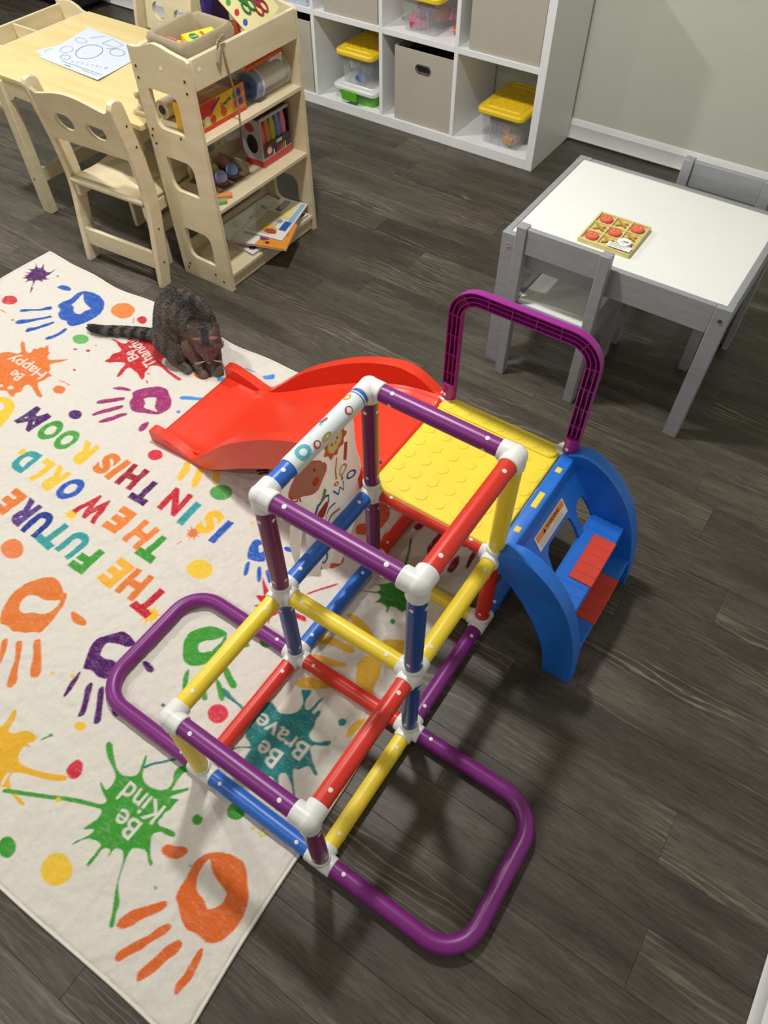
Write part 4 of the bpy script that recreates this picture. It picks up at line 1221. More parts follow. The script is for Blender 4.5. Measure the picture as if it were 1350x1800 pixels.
def sprint(hexc, y, ang, ry, ra, hole=0.0):
    n = 14; pts = []
    for k in range(n):
        a = 2 * PI * k / n
        pts.append((y + ry * math.cos(a), ang + ra * math.sin(a)))
    R_ = 0.0206
    f3 = lambda p: (-R_ * math.sin(p[1]), p[0], FZ[2] + R_ * math.cos(p[1]))
    if hole:
        inn = [(y + (p[0] - y) * hole, ang + (p[1] - ang) * hole) for p in pts]
        mb = MB().add([f3(p) for p in pts + inn], [(k, (k + 1) % n, n + (k + 1) % n, n + k) for k in range(n)])
    else:
        mb = MB().add([f3(p) for p in pts], [tuple(range(n))])
    put(mb, 'sleeve_print', flat(hexc, 0.8), cl, smooth=False, recalc=False)


sprint('55a8b8', 0.435, -0.45, 0.017, 0.75, 0.5)
sprint('a8443c', 0.466, -0.9, 0.009, 0.40)
sprint('b0a050', 0.492, -1.0, 0.014, 0.3)
sprint('c84a3a', 0.520, 0.35, 0.006, 0.22)
sprint('3f68b0', 0.512, 0.45, 0.006, 0.22)
sprint('7cc0bc', 0.505, 0.3, 0.004, 0.16)
sprint('a8443c', 0.566, -0.75, 0.010, 0.42)
sprint('e8a040', 0.590, 0.4, 0.010, 0.4, 0.5)

# ------------------------------------------------------------------ grey table, chairs, game
TX0, TX1, TY0, TY1, TZ = -0.157, 0.495, 1.53, 2.05, 0.46
gt = thing('kids_table', 'grey painted children\'s table with white inset top', 'table', ((TX0 + TX1) / 2, (TY0 + TY1) / 2, 0))
for sx in (0, 1):
    for sy in (0, 1):
        x = TX0 if sx == 0 else TX1 - 0.042
        y = TY0 if sy == 0 else TY1 - 0.042
        ix = 1 if sx == 0 else -1; iy = 1 if sy == 0 else -1
        # L-shaped leg: two boards meeting at the corner, tapering
        xo = x if sx == 0 else x + 0.042; yo = y if sy == 0 else y + 0.042
        t = 0.019; w = 0.042
        L2 = [(0, 0), (w, 0), (w, t), (t, t), (t, w), (0, w)]
        mb = MB().prism([(xo + ix * a_, yo + iy * b_) for a_, b_ in L2], 'z', 0, TZ)
        lg = put(mb, 'leg', MAT['grey'], gt, bev=0.002)
        if sy == 0:
            put(MB().lathe([(0.0065, 0), (0.006, 0.0025), (0.003, 0.003)], (x + 0.022, TY0, TZ - 0.035), 14, (0, -1, 0)), 'bolt', MAT['chrome'], lg)
for nm, b in (('apron', (TX0 + 0.0425, TX1 - 0.0425, TY0 + 0.001, TY0 + 0.019, TZ - 0.085, TZ - 0.001)), ('apron', (TX0 + 0.0425, TX1 - 0.0425, TY1 - 0.019, TY1 - 0.001, TZ - 0.085, TZ - 0.001)),
              ('apron', (TX0 + 0.001, TX0 + 0.019, TY0 + 0.043, TY1 - 0.043, TZ - 0.085, TZ)), ('apron', (TX1 - 0.019, TX1 - 0.001, TY0 + 0.043, TY1 - 0.043, TZ - 0.085, TZ))):
    put(MB().box(*b), nm, MAT['grey'], gt, bev=0.0015)
put(MB().box(TX0 + 0.0195, TX1 - 0.0195, TY0 + 0.0195, TY1 - 0.0195, TZ - 0.012, TZ - 0.003), 'table_top', MAT['tabletop'], gt)


def grey_chair(label, x, y, rz):
    """back at local y=0, seat towards +y"""
    t = thing('kids_chair', label, 'chair', (x, y, 0), rz, 'small grey chairs at the white-topped table')
    W, D, Hh, S = 0.272, 0.285, 0.515, 0.27
    for sx in (-1, 1):
        xa = sx * W / 2; xb = sx * (W / 2 - 0.03)
        lg = put(MB().box(min(xa, xb), max(xa, xb), 0, 0.03, 0, Hh), 'back_leg', MAT['grey'], t, local=True, bev=0.002)
        put(MB().lathe([(0.006, 0), (0.0055, 0.0025), (0.003, 0.003)], (sx * (W / 2 - 0.015), 0, S - 0.02), 12, (0, -1, 0)), 'bolt', MAT['chrome'], lg, local=True)
        put(MB().box(min(xa, xb), max(xa, xb), D - 0.03, D, 0, S - 0.004), 'front_leg', MAT['grey'], t, local=True, bev=0.002)
        xc = sx * (W / 2 - 0.006); xd = sx * (W / 2 - 0.024)
        put(MB().box(min(xc, xd), max(xc, xd), 0.03, D - 0.03, S - 0.05, S + 0.001), 'side_rail', MAT['grey'], t, local=True, bev=0.0015)
    put(MB().box(-W / 2 + 0.03, W / 2 - 0.03, 0.006, 0.022, Hh - 0.078, Hh - 0.003), 'backrest', MAT['grey'], t, local=True, bev=0.002)
    put(MB().box(-W / 2 + 0.03, W / 2 - 0.03, 0.008, 0.022, S - 0.045, S + 0.001), 'back_rail', MAT['grey'], t, local=True, bev=0.0015)
    put(MB().box(-W / 2 + 0.03, W / 2 - 0.03, D - 0.024, D - 0.008, S - 0.045, S + 0.001), 'front_rail', MAT['grey'], t, local=True, bev=0.0015)
    put(MB().box(-W / 2 + 0.0245, W / 2 - 0.0245, 0.0225, D - 0.0245, S - 0.012, S - 0.002), 'seat', MAT['tabletop'], t, local=True)
    return t


grey_chair('grey chair on the slide side of the white-topped table', 0.036, 1.489, 0.0)
grey_chair('grey chair on the wall side of the white-topped table', 0.283, 2.118 + 0.0, PI)

GX0, GX1, GY0, GY1 = 0.036, 0.187, 1.604, 1.764
gz = TZ - 0.003
wd = wood('game_wood', 'e3d795', 'd0c07a', (8, 2, 2), 3, 0.5)
gb = thing('tic_tac_toe_board', 'small wooden tic-tac-toe board on the white table', 'board game', ((GX0 + GX1) / 2, (GY0 + GY1) / 2, gz))
put(MB().box(GX0, GX1, GY0, GY1, gz, gz + 0.008), 'base', wd, gb, bev=0.001)
rimw = 0.006
for b in ((GX0, GX1, GY0, GY0 + rimw), (GX0, GX1, GY1 - rimw, GY1), (GX0, GX0 + rimw, GY0 + rimw, GY1 - rimw), (GX1 - rimw, GX1, GY0 + rimw, GY1 - rimw)):
    put(MB().box(*b, gz + 0.0082, gz + 0.0135), 'rim', wd, gb, bev=0.001)
cw = (GX1 - GX0 - 2 * rimw) / 3; chh = (GY1 - GY0 - 2 * rimw) / 3
for k in (1, 2):
    xk = GX0 + rimw + cw * k; yk = GY0 + rimw + chh * k
    put(MB().box(xk - 0.002, xk + 0.002, GY0 + rimw, GY1 - rimw, gz + 0.0082, gz + 0.0125), 'cell_bar', wd, gb)
    put(MB().box(GX0 + rimw, GX1 - rimw, yk - 0.002, yk + 0.002, gz + 0.0082, gz + 0.012), 'cell_bar', wd, gb)
COLN = ['left', 'middle', 'right']; ROWN = ['front', 'middle', 'back']
lay = {(0, 2): 'O', (1, 2): 'X', (2, 2): 'O', (0, 1): 'X', (1, 1): 'O', (2, 1): 'X', (0, 0): 'O', (1, 0): 'X', (2, 0): 'O'}
for (c_, r_), k in lay.items():
    cx = GX0 + rimw + cw * (c_ + 0.5); cy = GY0 + rimw + chh * (r_ + 0.5)
    where = ('centre' if (c_, r_) == (1, 1) else ROWN[r_] + ' ' + COLN[c_])
    if k == 'O':
        t = thing('game_piece', 'red smiley disc in the %s cell of the tic-tac-toe board' % where, 'game piece', (cx, cy, gz + 0.0085), group='tic-tac-toe pieces')
        put(MB().lathe([(0.018, 0), (0.0192, 0.002), (0.0192, 0.005), (0.0175, 0.0072), (0.0005, 0.0078)], (cx, cy, gz + 0.0085), 24), 'disc', flat('dd6450', 0.35), t)
        for dx in (-0.006, 0.006):
            put(MB().ell((cx + dx, cy + 0.005, gz + 0.0162), (0.003, 0.0035, 0.001), 10, 6), 'eye', flat('f2a54a', 0.4), t)
        sm = [(cx + 0.011 * math.cos(a), cy - 0.001 + 0.010 * math.sin(a), gz + 0.0164) for a in [PI * 1.1 + PI * 0.8 * q / 10 for q in range(11)]]
        put(MB().tube(sm, 0.001, 6), 'mouth', flat('f0a060', 0.4), t)
    else:
        t = thing('game_piece', 'wooden cross in the %s cell of the tic-tac-toe board' % where, 'game piece', (cx, cy, gz + 0.0085), group='tic-tac-toe pieces')
        for q, (a, dz) in enumerate(((0.7, 0.0022), (-0.7, 0.0062))):
            d = Vector((math.cos(a) * 0.0185, math.sin(a) * 0.0185, 0)); m = Vector((cx, cy, gz + 0.0088 + dz))
            put(MB().bar(m - d, m + d, 0.006, 0.004), 'cross_bar', flat('c39a42'), t, bev=0.0006)
stk = thing('price_sticker', 'round white sticker stuck on the tic-tac-toe board', 'sticker', (GX1 - 0.033, GY0 + 0.042, gz + 0.0172))
put(MB().lathe([(0.019, 0), (0.019, 0.0006), (0.0005, 0.0007)], (0, 0, 0), 24), 'paper_disc', flat('eef0f2'), stk, local=True)
put(MB().box(-0.004, 0.012, -0.002, 0.003, 0.0008, 0.001), 'printed_word', flat('6a6c74'), stk, local=True)
put(MB().box(-0.009, 0.003, -0.009, -0.0075, 0.0008, 0.001), 'printed_line', flat('9a9ca4'), stk, local=True)
stk2 = thing('price_label', 'white rectangular label across the front edge of the tic-tac-toe board', 'label', (GX1 - 0.036, GY0 + 0.0145, gz + 0.0178))
put(MB().box(-0.033, 0.033, -0.0135, 0.0095, 0, 0.0006), 'paper_strip', flat('f0f0f0'), stk2, local=True)
for q in range(3):
    put(MB().box(-0.028, 0.024 - q * 0.006, 0.004 - q * 0.006, 0.0058 - q * 0.006, 0.0007, 0.0009), 'printed_line', flat('8d9096'), stk2, local=True)

# ------------------------------------------------------------------ cube shelf and bins
CX = [-2.142, -1.735, -1.365, -0.990, -0.582]      # outer left, dividers, outer right
SYF, SYB = 2.692, 3.058
SH = 0.785
cs = thing('cube_shelf', 'white eight-cube storage shelf against the sage wall', 'shelf', ((CX[0] + CX[-1]) / 2, (SYF + SYB) / 2, 0))
for a, b in ((CX[0], CX[0] + 0.034), (CX[4] - 0.034, CX[4])):
    put(MB().box(a, b, SYF, SYB, 0.0, SH), 'side_panel', MAT['shelf'], cs, bev=0.001)
put(MB().box(CX[0] + 0.034, CX[4] - 0.034, SYF, SYB, 0, 0.043), 'bottom_panel', MAT['shelf'], cs, bev=0.001)
put(MB().box(CX[0] + 0.034, CX[4] - 0.034, SYF, SYB, SH - 0.036, SH), 'top_panel', MAT['shelf'], cs, bev=0.001)
edges = [CX[0] + 0.034] + [x for d in CX[1:4] for x in (d - 0.009, d + 0.009)] + [CX[4] - 0.034]
for d in CX[1:4]:
    put(MB().box(d - 0.009, d + 0.009, SYF + 0.002, SYB, 0.043, SH - 0.036), 'divider', MAT['shelf'], cs, bev=0.001)
for q in range(4):
    put(MB().box(edges[2 * q], edges[2 * q + 1], SYF + 0.002, SYB, 0.377, 0.400), 'shelf_board', MAT['shelf'], cs, bev=0.001)


def fabric_bin(col, z0, label, x0=None, x1=None, h=0.3):
    e0, e1 = edges[2 * col], edges[2 * col + 1]
    x0 = e0 + 0.012 if x0 is None else x0; x1 = e1 - 0.012 if x1 is None else x1
    t = thing('fabric_bin', label, 'storage bin', ((x0 + x1) / 2, (SYF + SYB) / 2, z0), group='grey fabric bins in the cube shelf')
    w = 0.005; yf, yb = SYF + 0.010, SYB - 0.02
    put(MB().box(x0, x1, yf, yf + w, z0, z0 + h), 'front', MAT['gfab'], t, bev=0.0015)
    put(MB().box(x0, x1, yb - w, yb, z0, z0 + h), 'back', MAT['gfab'], t)
    put(MB().box(x0, x0 + w, yf + w, yb - w, z0, z0 + h), 'side', MAT['gfab'], t)
    put(MB().box(x1 - w, x1, yf + w, yb - w, z0, z0 + h), 'side', MAT['gfab'], t)
    put(MB().box(x0 + w, x1 - w, yf + w, yb - w, z0, z0 + w), 'bottom', MAT['gfab'], t)
    put(MB().box(x0 + w, x1 - w, yf + w, yb - w, z0 + w, z0 + h - 0.04), 'shade_fill', MAT['black'], t)  # solid black block painted as the shade inside the bin
    cx = (x0 + x1) / 2; cz = z0 + h - 0.066
    gr = put(MB().sweep([(p[0], yf - 0.001, p[1]) for p in rrect(cx - 0.036, cx + 0.036, cz - 0.0155, cz + 0.0155, 0.0154, 6)], [(0.0042 * math.cos(a), 0.003 * math.sin(a)) for a in [k * PI / 4 for k in range(8)]], closed=True, ref=(0, 1, 0)), 'handle_grommet', MAT['chrome'], t)
    put(MB().prism(rrect(cx - 0.035, cx + 0.035, cz - 0.0145, cz + 0.0145, 0.0144, 6), 'y', yf - 0.0006, yf + 0.001), 'handle_opening', MAT['black'], gr)
    return t


fabric_bin(2, 0.0435, 'grey fabric bin with chrome handle in the bottom row, front face fully visible', x0=-1.296, x1=-1.003)
fabric_bin(0, 0.0435, 'grey fabric bin in the bottom row half hidden behind the wooden rack', x1=-1.757)
fabric_bin(1, 0.4005, 'grey fabric bin in the upper row above the stacked boxes', x0=-1.672, x1=-1.385, h=0.31)
fabric_bin(3, 0.4005, 'grey fabric bin in the upper row beside the sage wall', x0=-0.938, x1=-0.622, h=0.31)


def lid_box(x0, x1, y0, y1, z0, h, label, lidm, toys, name='storage_box', tub=None, lip=0.010):
    t = thing(name, label, 'storage box', ((x0 + x1) / 2, (y0 + y1) / 2, z0), group='lidded plastic boxes in the cube shelf')
    cx, cy = (x0 + x1) / 2, (y0 + y1) / 2
    k = 0.86
    def ringp(s_, z, r):
        return [(cx + (p[0] - cx), cy + (p[1] - cy), z) for p in rrect(cx - (x1 - x0) / 2 * s_, cx + (x1 - x0) / 2 * s_, cy - (y1 - y0) / 2 * s_, cy + (y1 - y0) / 2 * s_, r, 5)]
    n = len(ringp(1, 0, 0.02))
    rings = [ringp(k, z0, 0.018), ringp(k + 0.08, z0 + h * 0.75, 0.022), ringp(0.95, z0 + h * 0.76, 0.022), ringp(0.96, z0 + h, 0.022), ringp(0.94, z0 + h, 0.02), ringp(k + 0.06, z0 + h * 0.74, 0.02), ringp(k - 0.02, z0 + 0.003, 0.016)]
    vv = [p for r in rings for p in r]
    ff = []
    for i in range(len(rings) - 1):
        ff += [(i * n + j, i * n + (j + 1) % n, (i + 1) * n + (j + 1) % n, (i + 1) * n + j) for j in range(n)]
    ff += [tuple(range(n))[::-1], tuple(range(6 * n, 7 * n))]
    body = put(MB().add(vv, ff), 'box_body', tub or MAT['clear'], t, angle=50)
    # moulded ribs
    for q in range(3):
        xx = x0 + (x1 - x0) * (0.28 + 0.22 * q)
        put(MB().bar((xx, cy - (y1 - y0) / 2 * (k + 0.005), z0 + 0.006), (xx, cy - (y1 - y0) / 2 * (k + 0.08), z0 + h * 0.72), 0.004, 0.003, up=(0, 1, 0)), 'rib', tub or MAT['clear'], body)
    zl = z0 + h + 0.0005
    lid = put(MB().prism(rrect(x0 - lip, x1 + lip, y0 - lip, y1 + lip, 0.026, 6), 'z', zl, zl + 0.020), 'lid', lidm, t, bev=0.005, seg=3)
    rim = rrect(x0 - lip + 0.006, x1 + lip - 0.006, y0 - lip + 0.006, y1 + lip - 0.006, 0.022, 6)
    put(MB().sweep([(p[0], p[1], zl + 0.020) for p in rim], [(0.004 * math.cos(a), 0.003 * math.sin(a)) for a in [k_ * PI / 3 for k_ in range(6)]], closed=True, ref=(0, 0, 1)), 'lid_rim', lidm, lid)
    ax0, ax1, ay0, ay1 = x0 + 0.022, x1 - 0.022, y0 + 0.03, y1 - 0.03
    put(MB().sweep([(p[0], p[1], zl + 0.0203) for p in rrect(ax0, ax1, ay0, ay1, 0.01, 3)], [(0.003, 0), (0, 0.003), (-0.003, 0), (0, -0.002)], closed=True, ref=(0, 0, 1)), 'lid_panel_ridge', lidm, lid)
    if lidm == MAT['yellow_lid']:
        w = ax1 - ax0
        for q in range(-3, 6):
            for sg in (1, -1):
                pts = []
                for s_ in range(21):
                    yy = ay0 + (ay1 - ay0) * s_ / 20; xx = ax0 + w * 0.3 * q + sg * (yy - ay0) * 0.75 + (0 if sg > 0 else w * 0.9)
                    if ax0 <= xx <= ax1: pts.append((xx, yy, zl + 0.0205))
                if len(pts) >= 3: put(MB().bar(pts[0], pts[-1], 0.0035, 0.003), 'lattice_ridge', lidm, lid)
    rr = random.Random(len(label))
    for q, (c, kind) in enumerate(toys):
        fx = rr.uniform(0.25, 0.75); fy = 0.16 + 0.45 * ((q * 0.37) % 1); r_ = rr.uniform(0.028, 0.040)
        p = (x0 + (x1 - x0) * fx, y0 + (y1 - y0) * fy, z0 + 0.0045 + r_ * 0.9 + h * 0.42 * ((q * 0.61) % 1) * 0.9)
        if kind == 'b':
            put(MB().ell(p, (r_, r_, r_ * 0.85), 12, 8), 'toy_ball', flat(c), t)
        else:
            R_ = Matrix.Rotation(rr.uniform(0, 3), 4, 'Z') @ Matrix.Rotation(rr.uniform(-.6, .6), 4, 'X')
            put(MB().box(-r_, r_, -r_ * 0.7, r_ * 0.7, -r_ * 0.45, r_ * 0.45).xf(Matrix.Translation(p) @ R_), 'toy_block', flat(c), t, bev=0.003)
    return t


TOY = [('c79a6a', 'x'), ('5a8a4a', 'x'), ('d8b23a', 'x'), ('8a6a8a', 'x'), ('b98a60', 'b'), ('7a5a8a', 'x'), ('d07040', 'x'), ('c0a080', 'x'), ('9a5a5a', 'b')]
lid_box(-0.868, -0.668, 2.712, 3.0, 0.0435, 0.128, 'clear box with yellow lid alone in the bottom right cube', MAT['yellow_lid'], TOY)
lid_box(-1.632, -1.412, 2.705, 3.0, 0.0435, 0.052, 'shallow green box with white lid at the bottom of the cube', MAT['white_plastic'], [], 'flat_box', MAT['green_tub'])
gbx = [o for o in scene.objects if o.name.startswith('flat_box')][0]
put(MB().box(-1.585, -1.50, 2.688, 2.697, 0.062, 0.106), 'latch', MAT['green_tub'], gbx, bev=0.003)
lid_box(-1.618, -1.432, 2.715, 3.0, 0.1198, 0.120, 'clear box with yellow lid stacked on the shallow green box', MAT['yellow_lid'], [('5a6ab0', 'x'), ('e4e4e4', 'x'), ('4a7a4a', 'x'), ('6a78b8', 'b'), ('8890c0', 'x'), ('7a9ac0', 'x')])
lid_box(-1.285, -1.095, 2.708, 2.99, 0.4005, 0.122, 'clear box with yellow lid in the upper row of cubes', MAT['yellow_lid'], [('d85a8a', 'x'), ('e0c050', 'x'), ('c04a7a', 'b'), ('8a5a9a', 'x'), ('d07040', 'b'), ('e090b0', 'x'), ('b05080', 'x')])
tb = thing('toy_ball', 'small orange ball beside the upper clear box', 'ball', (-1.045, 2.80, 0.424))
put(MB().ell((-1.045, 2.80, 0.424), 0.023, 16, 10), 'ball', flat('e0683a'), tb)
put(MB().lathe([(0.0232, -0.002), (0.0236, 0), (0.0232, 0.002)], (-1.045, 2.80, 0.424), 24), 'seam_band', flat('f0a080'), tb)
wb_ = thing('paper_stack', 'white paper stack lying in the upper row behind the wooden rack', 'paper', (-1.92, 2.85, 0.4005))
for q in range(3):
    put(MB().box(-2.06 + q * 0.01, -1.765 - q * 0.006, 2.70 + q * 0.004, 3.0, 0.4005 + q * 0.012, 0.4120 + q * 0.012), 'sheaf', MAT['paper'], wb_, bev=0.001)

# ------------------------------------------------------------------ wooden craft table
B_ = MAT['birch']
TBX0, TBX1, TBY0, TBY1, TBZ = -2.226, -1.352, 1.325, 1.9, 0.52
ct = thing('craft_table', 'pale wooden children\'s craft table with side trough', 'table', (-1.8, 1.6, 0))
put(MB().box(TBX0, TBX1, TBY0, TBY1, TBZ - 0.018, TBZ), 'table_top', MAT['birch_x'], ct, bev=0.003)
for lx in (-2.063, -1.42):
    for ly in (1.331, 1.876):
        sgn = 1 if ly < 1.6 else -1
        lg = put(MB().box(lx - 0.024, lx + 0.024, ly - 0.018, ly + 0.018, 0, TBZ - 0.0185), 'leg', B_, ct, bev=0.003)
        put(MB().lathe([(0.004, 0), (0.004, 0.001), (0.0005, 0.001)], (lx, ly - 0.018, 0.14), 10, (0, -1, 0)), 'screw', MAT['screw'], lg)
put(MB().prism([(-2.038, TBZ - 0.0185), (-2.038, TBZ - 0.085), (-2.02, TBZ - 0.082), (-2.005, TBZ - 0.066), (-1.478, TBZ - 0.066), (-1.463, TBZ - 0.082), (-1.445, TBZ - 0.085), (-1.445, TBZ - 0.0185)], 'y', 1.327, 1.342), 'apron', B_, ct)
put(MB().box(-2.038, -1.445, 1.866, 1.882, TBZ - 0.085, TBZ - 0.0185), 'apron', B_, ct)
for lx in (-2.063, -1.42):
    put(MB().box(lx - 0.008, lx + 0.008, 1.3495, 1.8575, 0.115, 0.168), 'stretcher', B_, ct, bev=0.002)
    put(MB().box(lx - 0.008, lx + 0.008, 1.3495, 1.8575, TBZ - 0.085, TBZ - 0.0185), 'side_apron', B_, ct)
put(MB().lathe([(0.008, 0), (0.010, 0.004), (0.007, 0.012), (0.014, 0.018), (0.016, 0.025), (0.012, 0.033), (0.004, 0.036)], (-2.087, 1.331, 0.40), 18, (-1, 0, 0)), 'side_knob', B_, ct)
# trough on the left end
tr_ = put(MB().box(-2.384, TBX0 - 0.0005, TBY0 + 0.01, TBY1 - 0.01, TBZ - 0.07, TBZ - 0.062), 'trough', B_, ct)
put(MB().box(-2.392, -2.38, TBY0 + 0.01, TBY1 - 0.01, TBZ - 0.0615, TBZ + 0.002), 'outer_wall', B_, tr_, bev=0.002)
put(MB().box(TBX0 - 0.012, TBX0 - 0.0007, TBY0 + 0.01, TBY1 - 0.01, TBZ - 0.0615, TBZ - 0.001), 'inner_wall', B_, tr_)
for yy in (1.49, 1.655):
    put(MB().box(-2.3795, TBX0 - 0.0125, yy - 0.005, yy + 0.005, TBZ - 0.0615, TBZ - 0.003), 'trough_divider', B_, tr_)
for yy in (TBY0 + 0.004, TBY1 - 0.016):
    wave = [(-2.398, TBZ - 0.08), (TBX0 - 0.001, TBZ - 0.08), (TBX0 - 0.001, TBZ - 0.004), (-2.25, TBZ - 0.001), (-2.275, TBZ + 0.012), (-2.31, TBZ + 0.022), (-2.345, TBZ + 0.02), (-2.37, TBZ + 0.013), (-2.39, TBZ + 0.016), (-2.398, TBZ + 0.012)]
    put(MB().prism(wave, 'y', yy, yy + 0.012), 'end_wall', B_, tr_)
kb = put(MB().box(-1.43, -1.365, 1.372, 1.42, TBZ + 0.0005, TBZ + 0.014), 'roll_holder', B_, ct, bev=0.003)
put(MB().lathe([(0.016, 0), (0.016, 0.012), (0.009, 0.018), (0.008, 0.030), (0.016, 0.036), (0.018, 0.046), (0.013, 0.056), (0.003, 0.058)], (-1.405, 1.394, TBZ + 0.014), 20), 'knob', B_, kb)
pr = thing('paper_roll', 'white paper roll between the craft table and the wooden rack', 'paper roll', (-1.31, 1.5, 0.53))
put(MB().tube([(-1.302, 1.385, 0.559), (-1.302, 1.71, 0.559)], 0.028, 24), 'roll', plain('roll_paper', 'd8cdb4', 0.5), pr)
put(MB().tube([(-1.302, 1.3835, 0.559), (-1.302, 1.386, 0.559)], 0.014, 16), 'core', flat('2a2420'), pr)
# colouring sheets
def sheet(label, c4, z0, lift):
    cx = sum(p[0] for p in c4) / 4; cy = sum(p[1] for p in c4) / 4
    t = thing('colouring_sheet', label, 'paper', (cx, cy, z0), group='colouring pages on the craft table')
    A, B, C_, D = [Vector((p[0], p[1], 0)) for p in c4]

    def at(u, v, h=0.0):
        q = A.lerp(B, u).lerp(D.lerp(C_, u), v)
        return Vector((q.x, q.y, z0 + lift * (1 - v) ** 3 * u ** 2 + h))
    put(MB().grid(lambda u, v: at(u, v), 12, 10), 'sheet', MAT['paper'], t, recalc=False)
    return t, at


pale_ink = plain('pale_ink', '949dae', 0.8)
t, at_p = sheet('colouring page underneath, its left corner pointing at the trough', [(-2.094, 1.52), (-1.758, 1.48), (-1.722, 1.70), (-2.02, 1.73)], TBZ + 0.0006, 0.0)


def draw(t, at_p, pts, mat, w=0.005, name='drawn_line'):
    mb = MB()
    L = []; R = []
    for i_, p in enumerate(pts):
        a = Vector(pts[max(0, i_ - 1)]); b = Vector(pts[min(len(pts) - 1, i_ + 1)]); d = (b - a).normalized()
        L.append(at_p(p[0] - d.y * w, p[1] + d.x * w, 0.0004)); R.append(at_p(p[0] + d.y * w, p[1] - d.x * w, 0.0004))
    n = len(pts)
    mb.add(L + R, [(k, k + 1, n + k + 1, n + k) for k in range(n - 1)])
    put(mb, name, mat, t, smooth=False, recalc=False)


def ovalp(u, v, ru, rv, n=26): return [(u + ru * math.cos(2 * PI * k / n), v + rv * math.sin(2 * PI * k / n)) for k in range(n + 1)]


rq = random.Random(8)
draw(t, at_p, ovalp(0.11, 0.20, 0.06, 0.10, 12), pale_ink, name='drawn_shape')
draw(t, at_p, ovalp(0.10, 0.42, 0.05, 0.06, 12), pale_ink, name='drawn_shape')
t, at_p = sheet('colouring page on top with a big drawn oval', [(-2.035, 1.495), (-1.707, 1.474), (-1.742, 1.745), (-2.095, 1.783)], TBZ + 0.0016, 0.004)
draw(t, at_p, ovalp(0.43, 0.50, 0.155, 0.20, 32), MAT['ink'], 0.006, 'drawn_oval')
draw(t, at_p, ovalp(0.72, 0.72, 0.10, 0.09), MAT['ink'], 0.0045, 'drawn_bubble')
draw(t, at_p, [(0.42, 0.78), (0.62, 0.80), (0.66, 0.93), (0.45, 0.95), (0.42, 0.78)], MAT['ink'], 0.0045, 'drawn_frame')
draw(t, at_p, ovalp(0.16, 0.36, 0.08, 0.09, 14), pale_ink, name='drawn_shape')
draw(t, at_p, ovalp(0.28, 0.20, 0.07, 0.06, 9), MAT['ink'], 0.0045, 'drawn_shape')
draw(t, at_p, ovalp(0.15, 0.66, 0.09, 0.06, 11), pale_ink, name='drawn_shape')
for k in range(8):
    u0 = 0.44 + 0.062 * k; v0 = 0.17 + 0.02 * k
    draw(t, at_p, [(u0 + rq.uniform(-.02, .02), v0 + rq.uniform(-.03, .03)) for _ in range(5)], pale_ink, 0.004, 'drawn_scribble')
draw(t, at_p, [(0.30, 0.10), (0.95, 0.14)], MAT['ink'], 0.0045)
draw(t, at_p, [(0.66, 0.08), (0.9, 0.09)], MAT['ink'], 0.0045)
draw(t, at_p, [(0.40, 0.05), (0.50, 0.055)], MAT['ink'], 0.010, 'printed_word')
draw(t, at_p, [(0.20, 0.78), (0.33, 0.95)], MAT['ink'], 0.005, 'printed_word')
draw(t, at_p, [(0.55, 0.70), (0.66, 0.80)], MAT['ink'], 0.004, 'printed_word')


